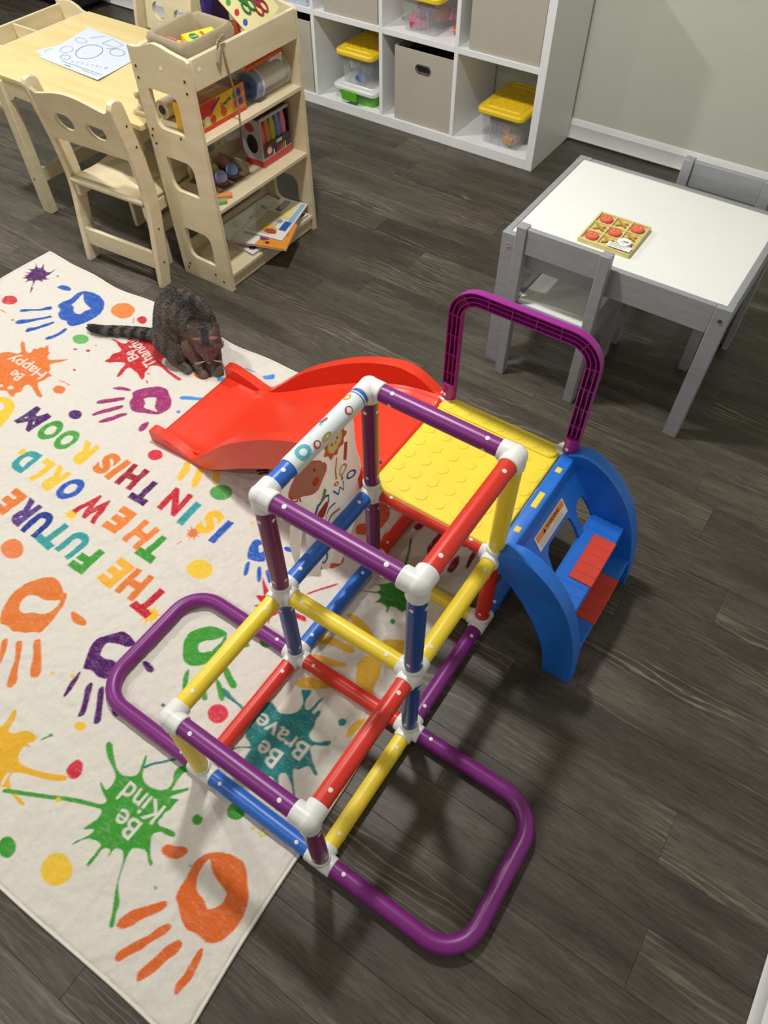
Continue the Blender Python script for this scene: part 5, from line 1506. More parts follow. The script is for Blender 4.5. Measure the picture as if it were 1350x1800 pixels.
def wood_chair(label, x, y, rz):
    """child's chair; back at local y=0, seat towards +y"""
    t = thing('wooden_chair', label, 'chair', (x, y, 0), rz, 'pale wooden chairs at the craft table')
    W = 0.372; Hh = 0.632; S = 0.305
    for sx in (-1, 1):
        prof = spline([(-0.022, 0.0, 0), (-0.004, 0.14, 0), (0.016, 0.29, 0), (0.008, 0.42, 0), (-0.012, 0.545, 0), (-0.026, 0.62, 0)], 4)
        back = [(p.x, p.y) for p in prof]
        front = [(p.x + (0.055 if p.y > 0.05 else 0.05), p.y) for p in prof]
        poly = back + [(-0.018, Hh + 0.004), (0.006, Hh + 0.008), (0.024, Hh - 0.002)] + front[::-1]
        xa = sx * W / 2; xb = sx * (W / 2 - 0.021)
        lg = put(MB().prism(poly, 'x', min(xa, xb), max(xa, xb)), 'back_leg', B_, t, local=True, bev=0.004)
        for zz in (0.09, 0.21, 0.49, 0.56):
            put(MB().lathe([(0.0038, 0), (0.0038, 0.0008), (0.0005, 0.0008)], (sx * W / 2, 0.025 + (0.01 if 0.2 < zz < 0.5 else -0.006), zz), 10, (sx, 0, 0)), 'screw', MAT['screw'], lg, local=True)
        put(MB().box(min(sx * (W / 2 - 0.022), sx * (W / 2 - 0.04)), max(sx * (W / 2 - 0.022), sx * (W / 2 - 0.04)), 0.02, 0.29, S - 0.062, S - 0.0185), 'seat_bracket', B_, t, local=True, bev=0.004)
        put(MB().box(min(xa, xb), max(xa, xb), 0.245, 0.295, 0, S - 0.0185), 'front_leg', B_, t, local=True, bev=0.004)
    wi = W / 2 - 0.0215
    top = [(-wi, 0.612)] + [(-wi + 2 * wi * k / 16, 0.598 + 0.026 * math.sin(PI * k / 16) ** 1.5 + (0.012 if k in (0, 16) else 0)) for k in range(1, 16)] + [(wi, 0.612)]
    outline = top + [(wi, 0.452), (-wi, 0.452)]
    holes = [[(cx + 0.041 * math.cos(a), 0.525 + 0.030 * math.sin(a)) for a in [k * PI / 12 for k in range(24)]] for cx in (-0.068, 0.068)]
    mb = MB().prism(outline, 'y', 0.008, 0.022, holes)
    mb.v = [(p[0], p[1] - (p[2] - 0.45) * 0.17, p[2]) for p in mb.v]
    put(mb, 'backrest', B_, t, local=True, angle=35)

    def seat_fn(u, w): return ((u - 0.5) * (W - 0.048), 0.012 + w * 0.285, S + 0.008 * math.cos((w - 0.42) * 4.2) ** 2 * -1 + 0.006)
    se = put(MB().grid(seat_fn, 4, 14), 'seat', B_, t, local=True, angle=60, recalc=False)
    so_ = se.modifiers.new('solid', 'SOLIDIFY'); so_.thickness = 0.015; so_.offset = -1
    put(MB().box(-wi, wi, 0.0, 0.015, 0.062, 0.128), 'back_stretcher', B_, t, local=True, bev=0.002)
    return t


wood_chair('pale wooden chair with its back to the rug', -1.497, 1.212, math.radians(4.0))
wood_chair('pale wooden chair on the far side of the craft table', -1.915, 2.045, PI + math.radians(-8))

# ------------------------------------------------------------------ wooden rack
RX_0, RX_1 = -1.33, -1.088
rk = thing('craft_rack', 'pale plywood craft rack with shelves and cut-out side panels', 'shelf', (-1.21, 1.58, 0))
topw = [(-1.33, 0.753), (-1.305, 0.752), (-1.279, 0.757), (-1.251, 0.768), (-1.224, 0.776), (-1.195, 0.774), (-1.165, 0.767), (-1.13, 0.761), (-1.1, 0.757), (-1.092, 0.75)]
outl = topw + [(-1.084, 0.004), (-1.088, 0.0), (-1.318, 0.0), (-1.322, 0.004)]


def cut(x0, x1, z0, z1, r=0.016):
    return arc(x1 - r * 1.8, z1 - r * 1.8, r * 1.8, 0, 90, 4) + arc(x0 + 0.004, z1 - 0.004, 0.004, 90, 180, 2) + arc(x0 + r * 1.8, z0 + r * 1.8, r * 1.8, 180, 270, 4) + arc(x1 - 0.004, z0 + 0.004, 0.004, 270, 360, 2)


hl = [cut(-1.280, -1.163, 0.531, 0.647), cut(-1.274, -1.158, 0.332, 0.443), cut(-1.268, -1.150, 0.082, 0.196)]
for ya in (1.334, 1.816):
    sp = put(MB().prism(outl, 'y', ya, ya + 0.014, hl), 'side_panel', B_, rk, angle=35)
    if ya < 1.5:
        for (xx, zz) in ((-1.312, 0.70), (-1.312, 0.668), (-1.115, 0.70), (-1.115, 0.667), (-1.305, 0.52), (-1.315, 0.497), (-1.305, 0.475), (-1.185, 0.52), (-1.285, 0.045), (-1.295, 0.028), (-1.16, 0.045), (-1.125, 0.028)):
            put(MB().lathe([(0.0042, 0), (0.0042, 0.001), (0.0005, 0.001)], (xx, ya, zz), 10, (0, -1, 0)), 'screw', MAT['screw'], sp)
        put(MB().lathe([(0.006, 0), (0.006, 0.0006), (0.0005, 0.0006)], (-1.205, ya, 0.715), 12, (0, -1, 0)), 'sticker_dot', flat('ece8dc'), sp)
YA, YZ = 1.3485, 1.8155
for zt in (0.53, 0.305, 0.062):
    put(MB().box(-1.322, RX_1 - 0.002, YA, YZ, zt - 0.014, zt), 'shelf_board', B_, rk, bev=0.002)
put(MB().box(-1.322, -1.09, YA, YZ, 0.674, 0.686), 'tray_floor', B_, rk)
put(MB().box(-1.103, -1.089, YA, YZ, 0.672, 0.757), 'front_board', B_, rk, bev=0.002)
put(MB().lathe([(0.006, 0), (0.006, 0.0006), (0.0005, 0.0006)], (-1.089, 1.375, 0.725), 12, (1, 0, 0)), 'sticker_dot', flat('ece8dc'), rk)
put(MB().box(-1.326, -1.312, YA, YZ, 0.687, 0.745), 'back_board', B_, rk, bev=0.002)
put(MB().box(-1.112, -1.098, YA, YZ, 0.004, 0.0475), 'plinth', B_, rk, bev=0.002)
put(MB().box(-1.322, -1.308, YA, YZ, 0.0625, 0.10), 'back_lip', B_, rk)
put(MB().box(-1.322, -1.308, 1.45, YZ, 0.3055, 0.345), 'back_lip', B_, rk)

# linen-lined basket
bk = thing('linen_basket', 'small basket with folded linen lining and twine bow', 'basket', (-1.19, 1.455, 0.6865))
bx0, bx1, by0, by1, bz0, bz1 = -1.262, -1.118, 1.368, 1.552, 0.6865, 0.79


def ring_b(g_, z, r=0.02): return [(p[0], p[1], z) for p in rrect(bx0 - g_, bx1 + g_, by0 - g_, by1 + g_, r, 5)]


rings = [ring_b(-0.014, bz0), ring_b(-0.004, bz0 + 0.05), ring_b(0.004, bz1 - 0.045), ring_b(0.010, bz1 - 0.048), ring_b(0.011, bz1 - 0.015), ring_b(0.008, bz1 - 0.003), ring_b(0.002, bz1), ring_b(-0.006, bz1 - 0.006), ring_b(-0.012, bz1 - 0.05), ring_b(-0.022, bz0 + 0.008)]
nn = len(rings[0]); vv = []
rb = random.Random(4)
for i, r_ in enumerate(rings):
    for j, p in enumerate(r_):
        w_ = 0.0025 * math.sin(j * 2.1 + i) if i >= 3 else 0
        vv.append((p[0] + w_, p[1] + w_ * 0.6, p[2] + (0.003 * math.sin(j * 1.3) if 3 <= i <= 7 else 0)))
put(MB().add(vv[3 * nn:], [(i * nn + j, i * nn + (j + 1) % nn, (i + 1) * nn + (j + 1) % nn, (i + 1) * nn + j) for i in range(6) for j in range(nn)] + [tuple(range(6 * nn, 7 * nn))]), 'lining', MAT['linen'], bk, angle=70)
put(MB().add(vv[:3 * nn], [(i * nn + j, i * nn + (j + 1) % nn, (i + 1) * nn + (j + 1) % nn, (i + 1) * nn + j) for i in range(2) for j in range(nn)] + [tuple(range(nn))[::-1]]), 'wicker_body', MAT['twine'], bk, angle=70)
bow = [(-1.098, 1.47, 0.757), (-1.088, 1.475, 0.774), (-1.083, 1.485, 0.782), (-1.085, 1.478, 0.768), (-1.088, 1.465, 0.772), (-1.083, 1.455, 0.764)]
put(MB().tube(spline(bow, 4), 0.0035, 8), 'bow_knot', MAT['twine'], bk)
put(MB().tube(spline([(-1.085, 1.466, 0.762), (-1.082, 1.455, 0.745), (-1.083, 1.446, 0.722)], 4), 0.004, 8, r1=0.006), 'bow_tail', MAT['linen'], bk)
put(MB().tube(spline([(-1.085, 1.475, 0.762), (-1.079, 1.474, 0.72), (-1.079, 1.484, 0.66), (-1.081, 1.497, 0.61), (-1.08, 1.497, 0.57), (-1.081, 1.494, 0.535)], 5), 0.0028, 8), 'twine_end', MAT['twine'], bk)


def carton(name, label, cat, c, size, rz, face, tilt=0.0, group=None):
    t = thing(name, label, cat, c, rz, group)
    x, y, z = size
    R_ = Matrix.Rotation(tilt, 4, 'Y')
    put(MB().box(-x / 2, x / 2, -y / 2, y / 2, 0, z).xf(R_), 'carton', flat(face, 0.4), t, local=True, bev=0.001)
    return t, R_


def face_quad(t, R_, pts, hexc, name='printed_panel'):
    put(MB().add(pts, [tuple(range(len(pts)))]).xf(R_), name, flat(hexc, 0.4), t, local=True, smooth=False, recalc=False)


def loc_text(t, R_, s_, o, right, up, width, hexc, off=0.02):
    v, tr, w, h = text_geo(s_, off)
    k = width / w; o = Vector(o); r = Vector(right); u = Vector(up)
    put(MB().add([o + r * p[0] * k + u * p[1] * k for p in v], tr).xf(R_), 'lettering', flat(hexc, 0.4), t, local=True, smooth=False, recalc=False)


# crayon cartons inside the basket
t, R_ = carton('crayon_box', 'yellow crayon carton lying in the linen basket', 'box', (-1.165, 1.475, 0.738), (0.062, 0.10, 0.03), -0.35, 'f2cc1f', 0.15)
face_quad(t, R_, [(-0.026, -0.044, 0.0305), (0.026, -0.044, 0.0305), (0.026, 0.044, 0.0305), (-0.026, 0.044, 0.0305)], 'f6d93a')
face_quad(t, R_, [(0.018 * math.cos(a) * 1.0 - 0.004, -0.022 + 0.014 * math.sin(a), 0.0308) for a in [k * PI / 8 for k in range(16)]], '2f7a4a', 'green_oval')
loc_text(t, R_, 'Crayola', (-0.004, -0.022, 0.0311), (0, 1, 0), (-1, 0, 0), 0.022, 'f4f0e0')
face_quad(t, R_, [(-0.02, 0.002, 0.0308), (0.02, 0.002, 0.0308), (0.02, 0.012, 0.0308), (-0.02, 0.012, 0.0308)], 'c8502a')
t, R_ = carton('crayon_box', 'red and yellow carton with crayon tips at the front of the basket', 'box', (-1.21, 1.405, 0.738), (0.075, 0.05, 0.022), 0.35, 'f0b428', 0.2)
face_quad(t, R_, [(-0.036, -0.023, 0.0225), (0.0, -0.023, 0.0225), (0.0, 0.023, 0.0225), (-0.036, 0.023, 0.0225)], '8a2a6a')
for q in range(5):
    face_quad(t, R_, [(-0.034, -0.021 + q * 0.009, 0.0229), (-0.006, -0.021 + q * 0.009, 0.0229), (0.0, -0.0175 + q * 0.009, 0.0229), (-0.006, -0.014 + q * 0.009, 0.0229), (-0.034, -0.014 + q * 0.009, 0.0229)], ('e03a2a', '3a9a4a', 'f0d030', '3a5ac0', 'e07a2a')[q], 'crayon_print')
face_quad(t, R_, [(0.012, -0.023, 0.0225), (0.036, -0.023, 0.0225), (0.036, 0.023, 0.0225), (0.012, 0.023, 0.0225)], 'd8321f')
# purple pack and orange pack in the tray
t, R_ = carton('craft_packet', 'dark purple packet standing behind the basket in the rack tray', 'packet', (-1.225, 1.607, 0.6868), (0.02, 0.085, 0.15), -0.15, '2e1a6e', 0.0)
face_quad(t, R_, [(0.0105, -0.04, 0.01), (0.0105, 0.04, 0.01), (0.0105, 0.04, 0.05), (0.0105, -0.04, 0.05)], 'c84a1c')
t, R_ = carton('craft_packet', 'orange and black packet beside the scissors card', 'packet', (-1.163, 1.602, 0.6868), (0.03, 0.05, 0.075), 0.1, 'c9502a', 0.0)
face_quad(t, R_, [(-0.0152, -0.0252, 0.0755), (0.0152, -0.0252, 0.0755), (0.0152, 0.0, 0.0755), (-0.0152, 0.0, 0.0755)], '26201e')
# scissors card leaning in the tray
sd_ = thing('scissors_card', 'cream card of three coloured craft scissors leaning in the rack tray', 'scissors pack', (-1.135, 1.725, 0.6868))
lean = Matrix.Translation((-1.118, 1.725, 0.731)) @ Matrix.Rotation(math.radians(-30), 4, 'Y') @ Matrix.Rotation(math.radians(24), 4, 'X')


def card(mb, name, hexc, par): return put(mb.xf(lean), name, flat(hexc, 0.35), par, smooth=False)


cb = card(MB().box(-0.002, 0.0, -0.09, 0.075, 0, 0.2), 'card', 'e8dfa6', sd_)
for q, (c, yy, zz) in enumerate((('2f7a3a', -0.02, 0.12), ('a02a34', 0.015, 0.085), ('2a5aa8', 0.045, 0.11))):
    sc_ = card(MB().bar((0.003, yy - 0.03, zz + 0.08), (0.003, yy, zz - 0.03), 0.004, 0.014, up=(0, 1, 0.3)), 'scissors', c, sd_)
    for dy in (-0.011, 0.012):
        rg = [(0.003, yy + dy + 0.011 * math.cos(a), zz - 0.038 + 0.017 * math.sin(a) - dy * 0.3) for a in [k * PI / 8 for k in range(16)]]
        card(MB().tube(rg, 0.0032, 8, closed=True), 'finger_loop', c, sc_)
for q, c in enumerate(('5aa04a', 'c8323a', '2f62b8')):
    card(MB().prism([(-0.068 + 0.011 * math.cos(a), 0.135 - q * 0.034 + 0.008 * math.sin(a)) for a in [k * PI / 7 for k in range(14)]], 'x', 0.0002, 0.0008), 'printed_oval', c, cb)
card(MB().prism([(0.03, 0.12), (0.072, 0.12), (0.072, 0.2), (0.03, 0.2)], 'x', 0.0002, 0.0006), 'printed_panel', '9ac23a', cb)
card(MB().prism([(0.04, 0.08), (0.073, 0.08), (0.073, 0.118), (0.04, 0.118)], 'x', 0.0002, 0.0008), 'printed_panel', 'f0eee8', cb)
for q in range(3):
    card(MB().prism([(0.042, 0.086 + q * 0.011), (0.071, 0.086 + q * 0.011), (0.071, 0.093 + q * 0.011), (0.042, 0.093 + q * 0.011)], 'x', 0.0009, 0.0012), 'printed_line', '4a3a8a', cb)

# paint carton on the middle shelf
pc = thing('paint_box', 'red and yellow carton with paint blobs on the rack shelf', 'box', (-1.175, 1.465, 0.5305))
pb = put(MB().box(-1.222, -1.130, 1.362, 1.585, 0.5305, 0.612), 'carton', flat('efc02a', 0.35), pc, bev=0.001)


def cq(pts, hexc, name='printed_panel', par=pb):
    return put(MB().add(pts, [tuple(range(len(pts)))]), name, flat(hexc, 0.35), par, smooth=False, recalc=False)


X_ = -1.1297
cq([(X_, 1.363, 0.5312), (X_, 1.584, 0.5312), (X_, 1.584, 0.5431), (X_, 1.363, 0.5431)], 'd0342a')
cq([(X_, 1.363, 0.5696), (X_, 1.43, 0.5696), (X_, 1.46, 0.6107), (X_, 1.363, 0.6107)], 'd23a2a')
cq([(X_, 1.52, 0.5444), (X_, 1.584, 0.5444), (X_, 1.584, 0.6107), (X_, 1.535, 0.6107)], 'e0842a')
for yy, zz, r_, c in ((1.378, 0.5537, 0.011, '3a8a5a'), (1.405, 0.5603, 0.012, 'e8e4da'), (1.432, 0.5550, 0.012, 'c8402a'), (1.482, 0.5603, 0.013, 'd85a28'), (1.537, 0.5895, 0.010, '3a9a4a'), (1.556, 0.5921, 0.011, '2a4ab0'), (1.543, 0.5630, 0.012, 'b83a8a'), (1.562, 0.5643, 0.010, '5a4ab0'), (1.576, 0.5828, 0.007, 'e89a6a')):
    cq([(X_ + 0.0004, yy + r_ * math.cos(a), zz + r_ * 1.1 * math.sin(a)) for a in [k * PI / 7 for k in range(14)]], c, 'paint_blob')
cq([(X_ + 0.0006, 1.425, 0.5855), (X_ + 0.0006, 1.432, 0.5775), (X_ + 0.0006, 1.475, 0.6040), (X_ + 0.0006, 1.47, 0.6093)], '8a2a6a', 'crayon_print')
lettering('Crayola', (X_ + 0.0006, 1.495, 0.5835), (0, 1, 0.25), (0, -0.25, 1), 0.05, flat('3a2a7a'), pb, offset=0.03)
zt = 0.6124
cq([(-1.221, 1.363, zt), (-1.131, 1.363, zt), (-1.131, 1.44, zt), (-1.221, 1.44, zt)], 'c03a44')
cq([(-1.221, 1.44, zt), (-1.131, 1.44, zt), (-1.131, 1.53, zt), (-1.221, 1.53, zt)], 'b9832a')
cq([(-1.221, 1.53, zt), (-1.131, 1.53, zt), (-1.131, 1.584, zt), (-1.221, 1.584, zt)], '6a2a2a')
lettering('Crayola', (-1.172, 1.485, zt + 0.0004), (0, 1, 0), (-1, 0, 0), 0.07, flat('f0e8d8'), pb, offset=0.03)
cq([(-1.2, 1.3617, 0.5365), (-1.15, 1.3617, 0.5365), (-1.15, 1.3617, 0.6027), (-1.2, 1.3617, 0.6027)], 'e8b82a')
cq([(-1.19, 1.3614, 0.5736), (-1.16, 1.3614, 0.5590), (-1.158, 1.3614, 0.5669), (-1.187, 1.3614, 0.5828)], '4a3a8a', 'crayon_print')

# clear craft tube
tu = thing('craft_tube_pack', 'clear plastic tube pack with a blue end lying on the rack shelf', 'craft pack', (-1.155, 1.72, 0.5305))
axp = [(-1.157, 1.632, 0.577), (-1.157, 1.795, 0.577)]
put(MB().tube(axp, 0.0465, 28), 'clear_sleeve', plain('cellophane', 'd8d8d2', 0.1, 0.05, 9, 0.5, 60, alpha=0.28), tu)
put(MB().lathe([(0.012, -0.002), (0.03, -0.004), (0.0445, 0), (0.0445, 0.022), (0.012, 0.022)], (-1.157, 1.634, 0.577), 28, (0, 1, 0)), 'blue_lid', flat('4a68a8', 0.25), tu)
put(MB().lathe([(0.0447, 0), (0.0447, 0.008), (0.03, 0.008)], (-1.157, 1.6565, 0.577), 28, (0, 1, 0)), 'white_rim', flat('e4d8d4', 0.3), tu)
put(MB().tube([(-1.157, 1.666, 0.577), (-1.157, 1.79, 0.577)], 0.030, 20), 'beige_filling', flat('d2ccbc', 0.7), tu)
pk = thing('pipe_cleaner_pack', 'flat clear packet of orange and yellow strips behind the clear tube', 'craft pack', (-1.235, 1.71, 0.5305))
for q, (c, xx, zz) in enumerate((('f0622a', -1.150, 0.6305), ('e8c84a', -1.1655, 0.6305), ('7a7a72', -1.211, 0.628), ('4a4a4c', -1.232, 0.620))):
    put(MB().bar((xx, 1.625, zz - 0.002), (xx, 1.80, zz + 0.004), 0.014, 0.012), 'strip_bundle', flat(c, 0.4), pk, bev=0.004)
put(MB().box(-1.268, -1.2045, 1.62, 1.805, 0.5305, 0.611), 'packet', plain('packet_plastic', 'c9c6bb', 0.2, 0.05, 9, alpha=0.7), pk, bev=0.01, seg=3)

# marker carton
mk = thing('marker_box', 'grey and red carton of five large markers on the rack shelf', 'box', (-1.18, 1.715, 0.3055))
mx0, mx1, my0, my1, mz0, mz1 = -1.235, -1.142, 1.643, 1.797, 0.3055, 0.468
put(MB().box(mx0, mx1, my0, my1, mz0, mz0 + 0.03), 'carton_base', flat('b9bcc0', 0.4), mk, bev=0.001)
put(MB().box(mx0, mx0 + 0.004, my0, my1, mz0 + 0.0302, mz1 - 0.004), 'carton_back', flat('5a2a30', 0.4), mk)
put(MB().box(mx0 + 0.0042, mx1, my0, my0 + 0.004, mz0 + 0.0302, mz1 - 0.004), 'carton_side', flat('a9adb2', 0.4), mk)
put(MB().box(mx0 + 0.0042, mx1, my1 - 0.004, my1, mz0 + 0.0302, mz1 - 0.004), 'carton_side', flat('3a2a2c', 0.4), mk)
lidc = put(MB().box(mx0, mx1, my0, my1, mz1 - 0.0038, mz1), 'carton_lid', flat('4a2226', 0.35), mk, bev=0.001)
put(MB().box(mx1 - 0.006, mx1 + 0.0006, my0, my1, mz1 - 0.008, mz1 + 0.0006), 'lid_edge', flat('b9bcc0', 0.35), lidc)
put(MB().box(mx1 - 0.003, mx1, my0 + 0.004, my1 - 0.004, mz0 + 0.0302, mz0 + 0.075), 'front_panel', flat('4a4248', 0.4), mk)
put(MB().box(mx1 + 0.0002, mx1 + 0.0008, my0, my1, mz0 + 0.004, mz0 + 0.026), 'red_band', flat('c83a40', 0.4), mk)
put(MB().box(mx0 + 0.01, mx1, my0 - 0.0008, my0 - 0.0002, mz0 + 0.003, mz0 + 0.022), 'red_band', flat('c83a40', 0.4), mk)
put(MB().prism([(mx0 + 0.05 + 0.024 * math.cos(a), mz0 + 0.075 + 0.032 * math.sin(a)) for a in [k * PI / 8 for k in range(16)]], 'y', my0 - 0.001, my0 - 0.0002), 'side_window', flat('2e221c', 0.3), mk)
put(MB().prism([(mx0 + 0.045 + 0.02 * math.cos(a), mz0 + 0.13 + 0.016 * math.sin(a)) for a in [k * PI / 8 for k in range(16)]], 'y', my0 - 0.001, my0 - 0.0002), 'side_badge', flat('a8323c', 0.3), mk)
for q, c in enumerate(('d2706c', 'c9793f', 'a8b83e', '6a86b8', 'd884a8')):
    yy = my0 + 0.018 + q * 0.0285
    put(MB().lathe([(0.013, 0), (0.0135, 0.07), (0.0132, 0.085), (0.0095, 0.108), (0.008, 0.121), (0.001, 0.122)], (mx1 - 0.018, yy, mz0 + 0.0305), 16), 'marker', flat(c, 0.4), mk)
put(MB().lathe([(0.017, 0), (0.017, 0.0012), (0.0005, 0.0013)], (mx1 + 0.0008, my0 + 0.033, mz0 + 0.052), 20, (1, 0, 0)), 'badge', flat('c83a40', 0.4), mk)
put(MB().lathe([(0.011, 0), (0.011, 0.0008), (0.0005, 0.0009)], (mx1 + 0.0022, my0 + 0.033, mz0 + 0.052), 20, (1, 0, 0)), 'badge_centre', flat('e8e4e0', 0.4), mk)
put(MB().box(mx1 + 0.0002, mx1 + 0.0012, my0 + 0.075, my0 + 0.105, mz0 + 0.060, mz0 + 0.071), 'white_tag', flat('d8d4d4', 0.4), mk)
for q, c in enumerate(('e8e4e0', '2a2a2a', '9a3a5a', 'c83a40', 'c86a7a', 'd89a3a', 'e8d03a', '3a4a9a', '4a3a8a')):
    yy = my0 + 0.055 + q * 0.0105
    put(MB().box(mx1 + 0.0002, mx1 + 0.001, yy, yy + 0.005, mz0 + 0.029, mz0 + 0.046 + 0.001 * q), 'printed_marker', flat(c, 0.4), mk)

# egg chalks in a tray
et = thing('chalk_tray', 'small card tray holding egg chalks on the rack shelf', 'tray', (-1.25, 1.52, 0.3055))
put(MB().box(-1.3, -1.165, 1.43, 1.585, 0.3055, 0.309), 'tray_base', flat('7a5c42', 0.8), et)
put(MB().box(-1.3, -1.165, 1.5855, 1.589, 0.3055, 0.345), 'tray_wall', flat('b9aa86', 0.8), et)
EG = [(-1.188, 1.473, '9aa0d8', 'lilac blue'), (-1.19, 1.53, '6f9ad0', 'sky blue'), (-1.24, 1.492, '8a8f52', 'olive green'), (-1.245, 1.55, 'a8604a', 'brick red'), (-1.283, 1.515, 'b0a040', 'mustard')]
for x, y, c, nm in EG:
    e = thing('egg_chalk', '%s egg-shaped chalk in the card tray' % nm, 'chalk', (x, y, 0.3093), group='egg chalks in the card tray')
    cup = put(MB().lathe([(0.016, 0), (0.021, 0.006), (0.024, 0.016), (0.022, 0.0165), (0.014, 0.004)], (x, y, 0.3093), 16), 'cup', flat('6e5440', 0.8), e)
    put(MB().lathe([(0.003, 0.004), (0.014, 0.008), (0.0205, 0.018), (0.0215, 0.027), (0.018, 0.039), (0.010, 0.047), (0.001, 0.050)], (x, y, 0.3093), 18), 'egg', flat(c, 0.35), e)
st_ = thing('chalk_stick', 'stubby orange chalk at the front of the middle rack shelf', 'chalk', (-1.13, 1.425, 0.3055))
put(MB().bar((-1.15, 1.40, 0.3125), (-1.115, 1.44, 0.3125), 0.02, 0.013), 'stick', flat('e08a4a', 0.8), st_, bev=0.003)
put(MB().bar((-1.1545, 1.3945, 0.3125), (-1.1515, 1.398, 0.3125), 0.016, 0.010), 'tip', flat('e8a070', 0.8), st_)
st_ = thing('chalk_stick', 'stubby green chalk at the front of the middle rack shelf', 'chalk', (-1.12, 1.39, 0.3055))
put(MB().bar((-1.135, 1.362, 0.3125), (-1.105, 1.402, 0.3125), 0.02, 0.013), 'stick', flat('7fae5a', 0.8), st_, bev=0.003)
put(MB().bar((-1.139, 1.3565, 0.3125), (-1.1362, 1.3605, 0.3125), 0.016, 0.010), 'tip', flat('9ac07a', 0.8), st_)


# books on the bottom shelf
def book(label, c4, z0, th, cover, glossy=0.15, prints=()):
    """c4 corners in order around"""
    cx = sum(p[0] for p in c4) / 4; cy = sum(p[1] for p in c4) / 4
    t = thing('picture_book', label, 'book', (cx, cy, z0), group='picture books on the bottom rack shelf')
    def slab(k, za, zb):
        q = [(cx + (p[0] - cx) * k, cy + (p[1] - cy) * k) for p in c4]
        return MB().hexa([(p[0], p[1], za) for p in q] + [(p[0], p[1], zb) for p in q])
    put(slab(1.0, z0, z0 + 0.0015), 'back_cover', flat('d8d2c4', 0.4), t)
    put(slab(0.975, z0 + 0.0016, z0 + th - 0.0016), 'pages', flat('cfc8b4', 0.8), t)
    cv = put(slab(1.0, z0 + th - 0.0015, z0 + th), 'front_cover', flat(cover, glossy), t)
    A, B, C_, D = [Vector((p[0], p[1], 0)) for p in c4]

    def at(u, v): return A.lerp(B, u).lerp(D.lerp(C_, u), v)
    for k_, (hx, pts) in enumerate(prints):
        put(MB().add([tuple(at(*p) + Vector((0, 0, z0 + th + 0.0003 + 0.00018 * k_))) for p in pts], [tuple(range(len(pts)))]), 'cover_print', flat(hx, glossy), cv, smooth=False, recalc=False)
    return t


def rect(u0, u1, v0, v1): return [(u0, v0), (u1, v0), (u1, v1), (u0, v1)]


def blob(u, v, ru, rv, n=12): return [(u + ru * math.cos(2 * PI * k / n) * (1 + 0.2 * math.sin(3 * k)), v + rv * math.sin(2 * PI * k / n)) for k in range(n)]


book('white board book at the bottom of the stack, sticking out to the front', [(-1.245, 1.49), (-1.10, 1.475), (-1.095, 1.80), (-1.24, 1.805)], 0.0625, 0.011, 'e8e4e4', 0.3, [('3a2430', rect(0.05, 0.93, 0.62, 0.97)), ('5a4a70', blob(0.8, 0.1, 0.1, 0.06))])
book('pale board book with glare painted into its cover at the back of the stack', [(-1.30, 1.52), (-1.21, 1.472), (-1.205, 1.79), (-1.30, 1.805)], 0.074, 0.014, 'f0f8f8', 0.12, [('d3e4e6', blob(0.4, 0.25, 0.25, 0.07)), ('a9bcbe', blob(0.6, 0.5, 0.1, 0.05)), ('9fb2b4', blob(0.5, 0.75, 0.2, 0.03))])  # cover and prints whitened, glare painted into the colour
book('orange paperback with dark red shapes under the top book', [(-1.197, 1.472), (-0.995, 1.54), (-1.06, 1.69), (-1.245, 1.69)], 0.0885, 0.007, 'e8932e', 0.12, [('e4e8e4', [(0, 0), (0.42, 0), (0.48, 0.4), (0.4, 1), (0, 1)]), ('7a3a6a', blob(0.52, 0.3, 0.09, 0.14)), ('a8321f', blob(0.75, 0.32, 0.12, 0.06)), ('b83a20', blob(0.86, 0.6, 0.05, 0.2)), ('6a2a3a', blob(0.62, 0.12, 0.04, 0.04))])
book('pale paperback with blue lettering block on top of the stack', [(-1.195, 1.54), (-1.035, 1.568), (-1.108, 1.815), (-1.222, 1.797)], 0.096, 0.006, 'ece7da', 0.1, [('c9c3a8', rect(0.04, 0.62, 0.05, 0.62)), ('e9dc8c', [(0.5, 0.45), (0.78, 0.5), (0.74, 0.96), (0.45, 0.96)]), ('8fb8dc', rect(0.80, 0.96, 0.35, 0.97)), ('e0b23a', [(0.3, 0.12), (0.62, 0.1), (0.72, 0.22), (0.4, 0.3)]), ('b0484a', blob(0.58, 0.14, 0.16, 0.06)), ('2a62b0', rect(0.74, 0.93, 0.22, 0.45)), ('8a9ab8', blob(0.6, 0.42, 0.08, 0.05)), ('8a7a66', rect(0.2, 0.42, 0.66, 0.95)), ('5a2a22', blob(0.34, 0.68, 0.06, 0.03))])

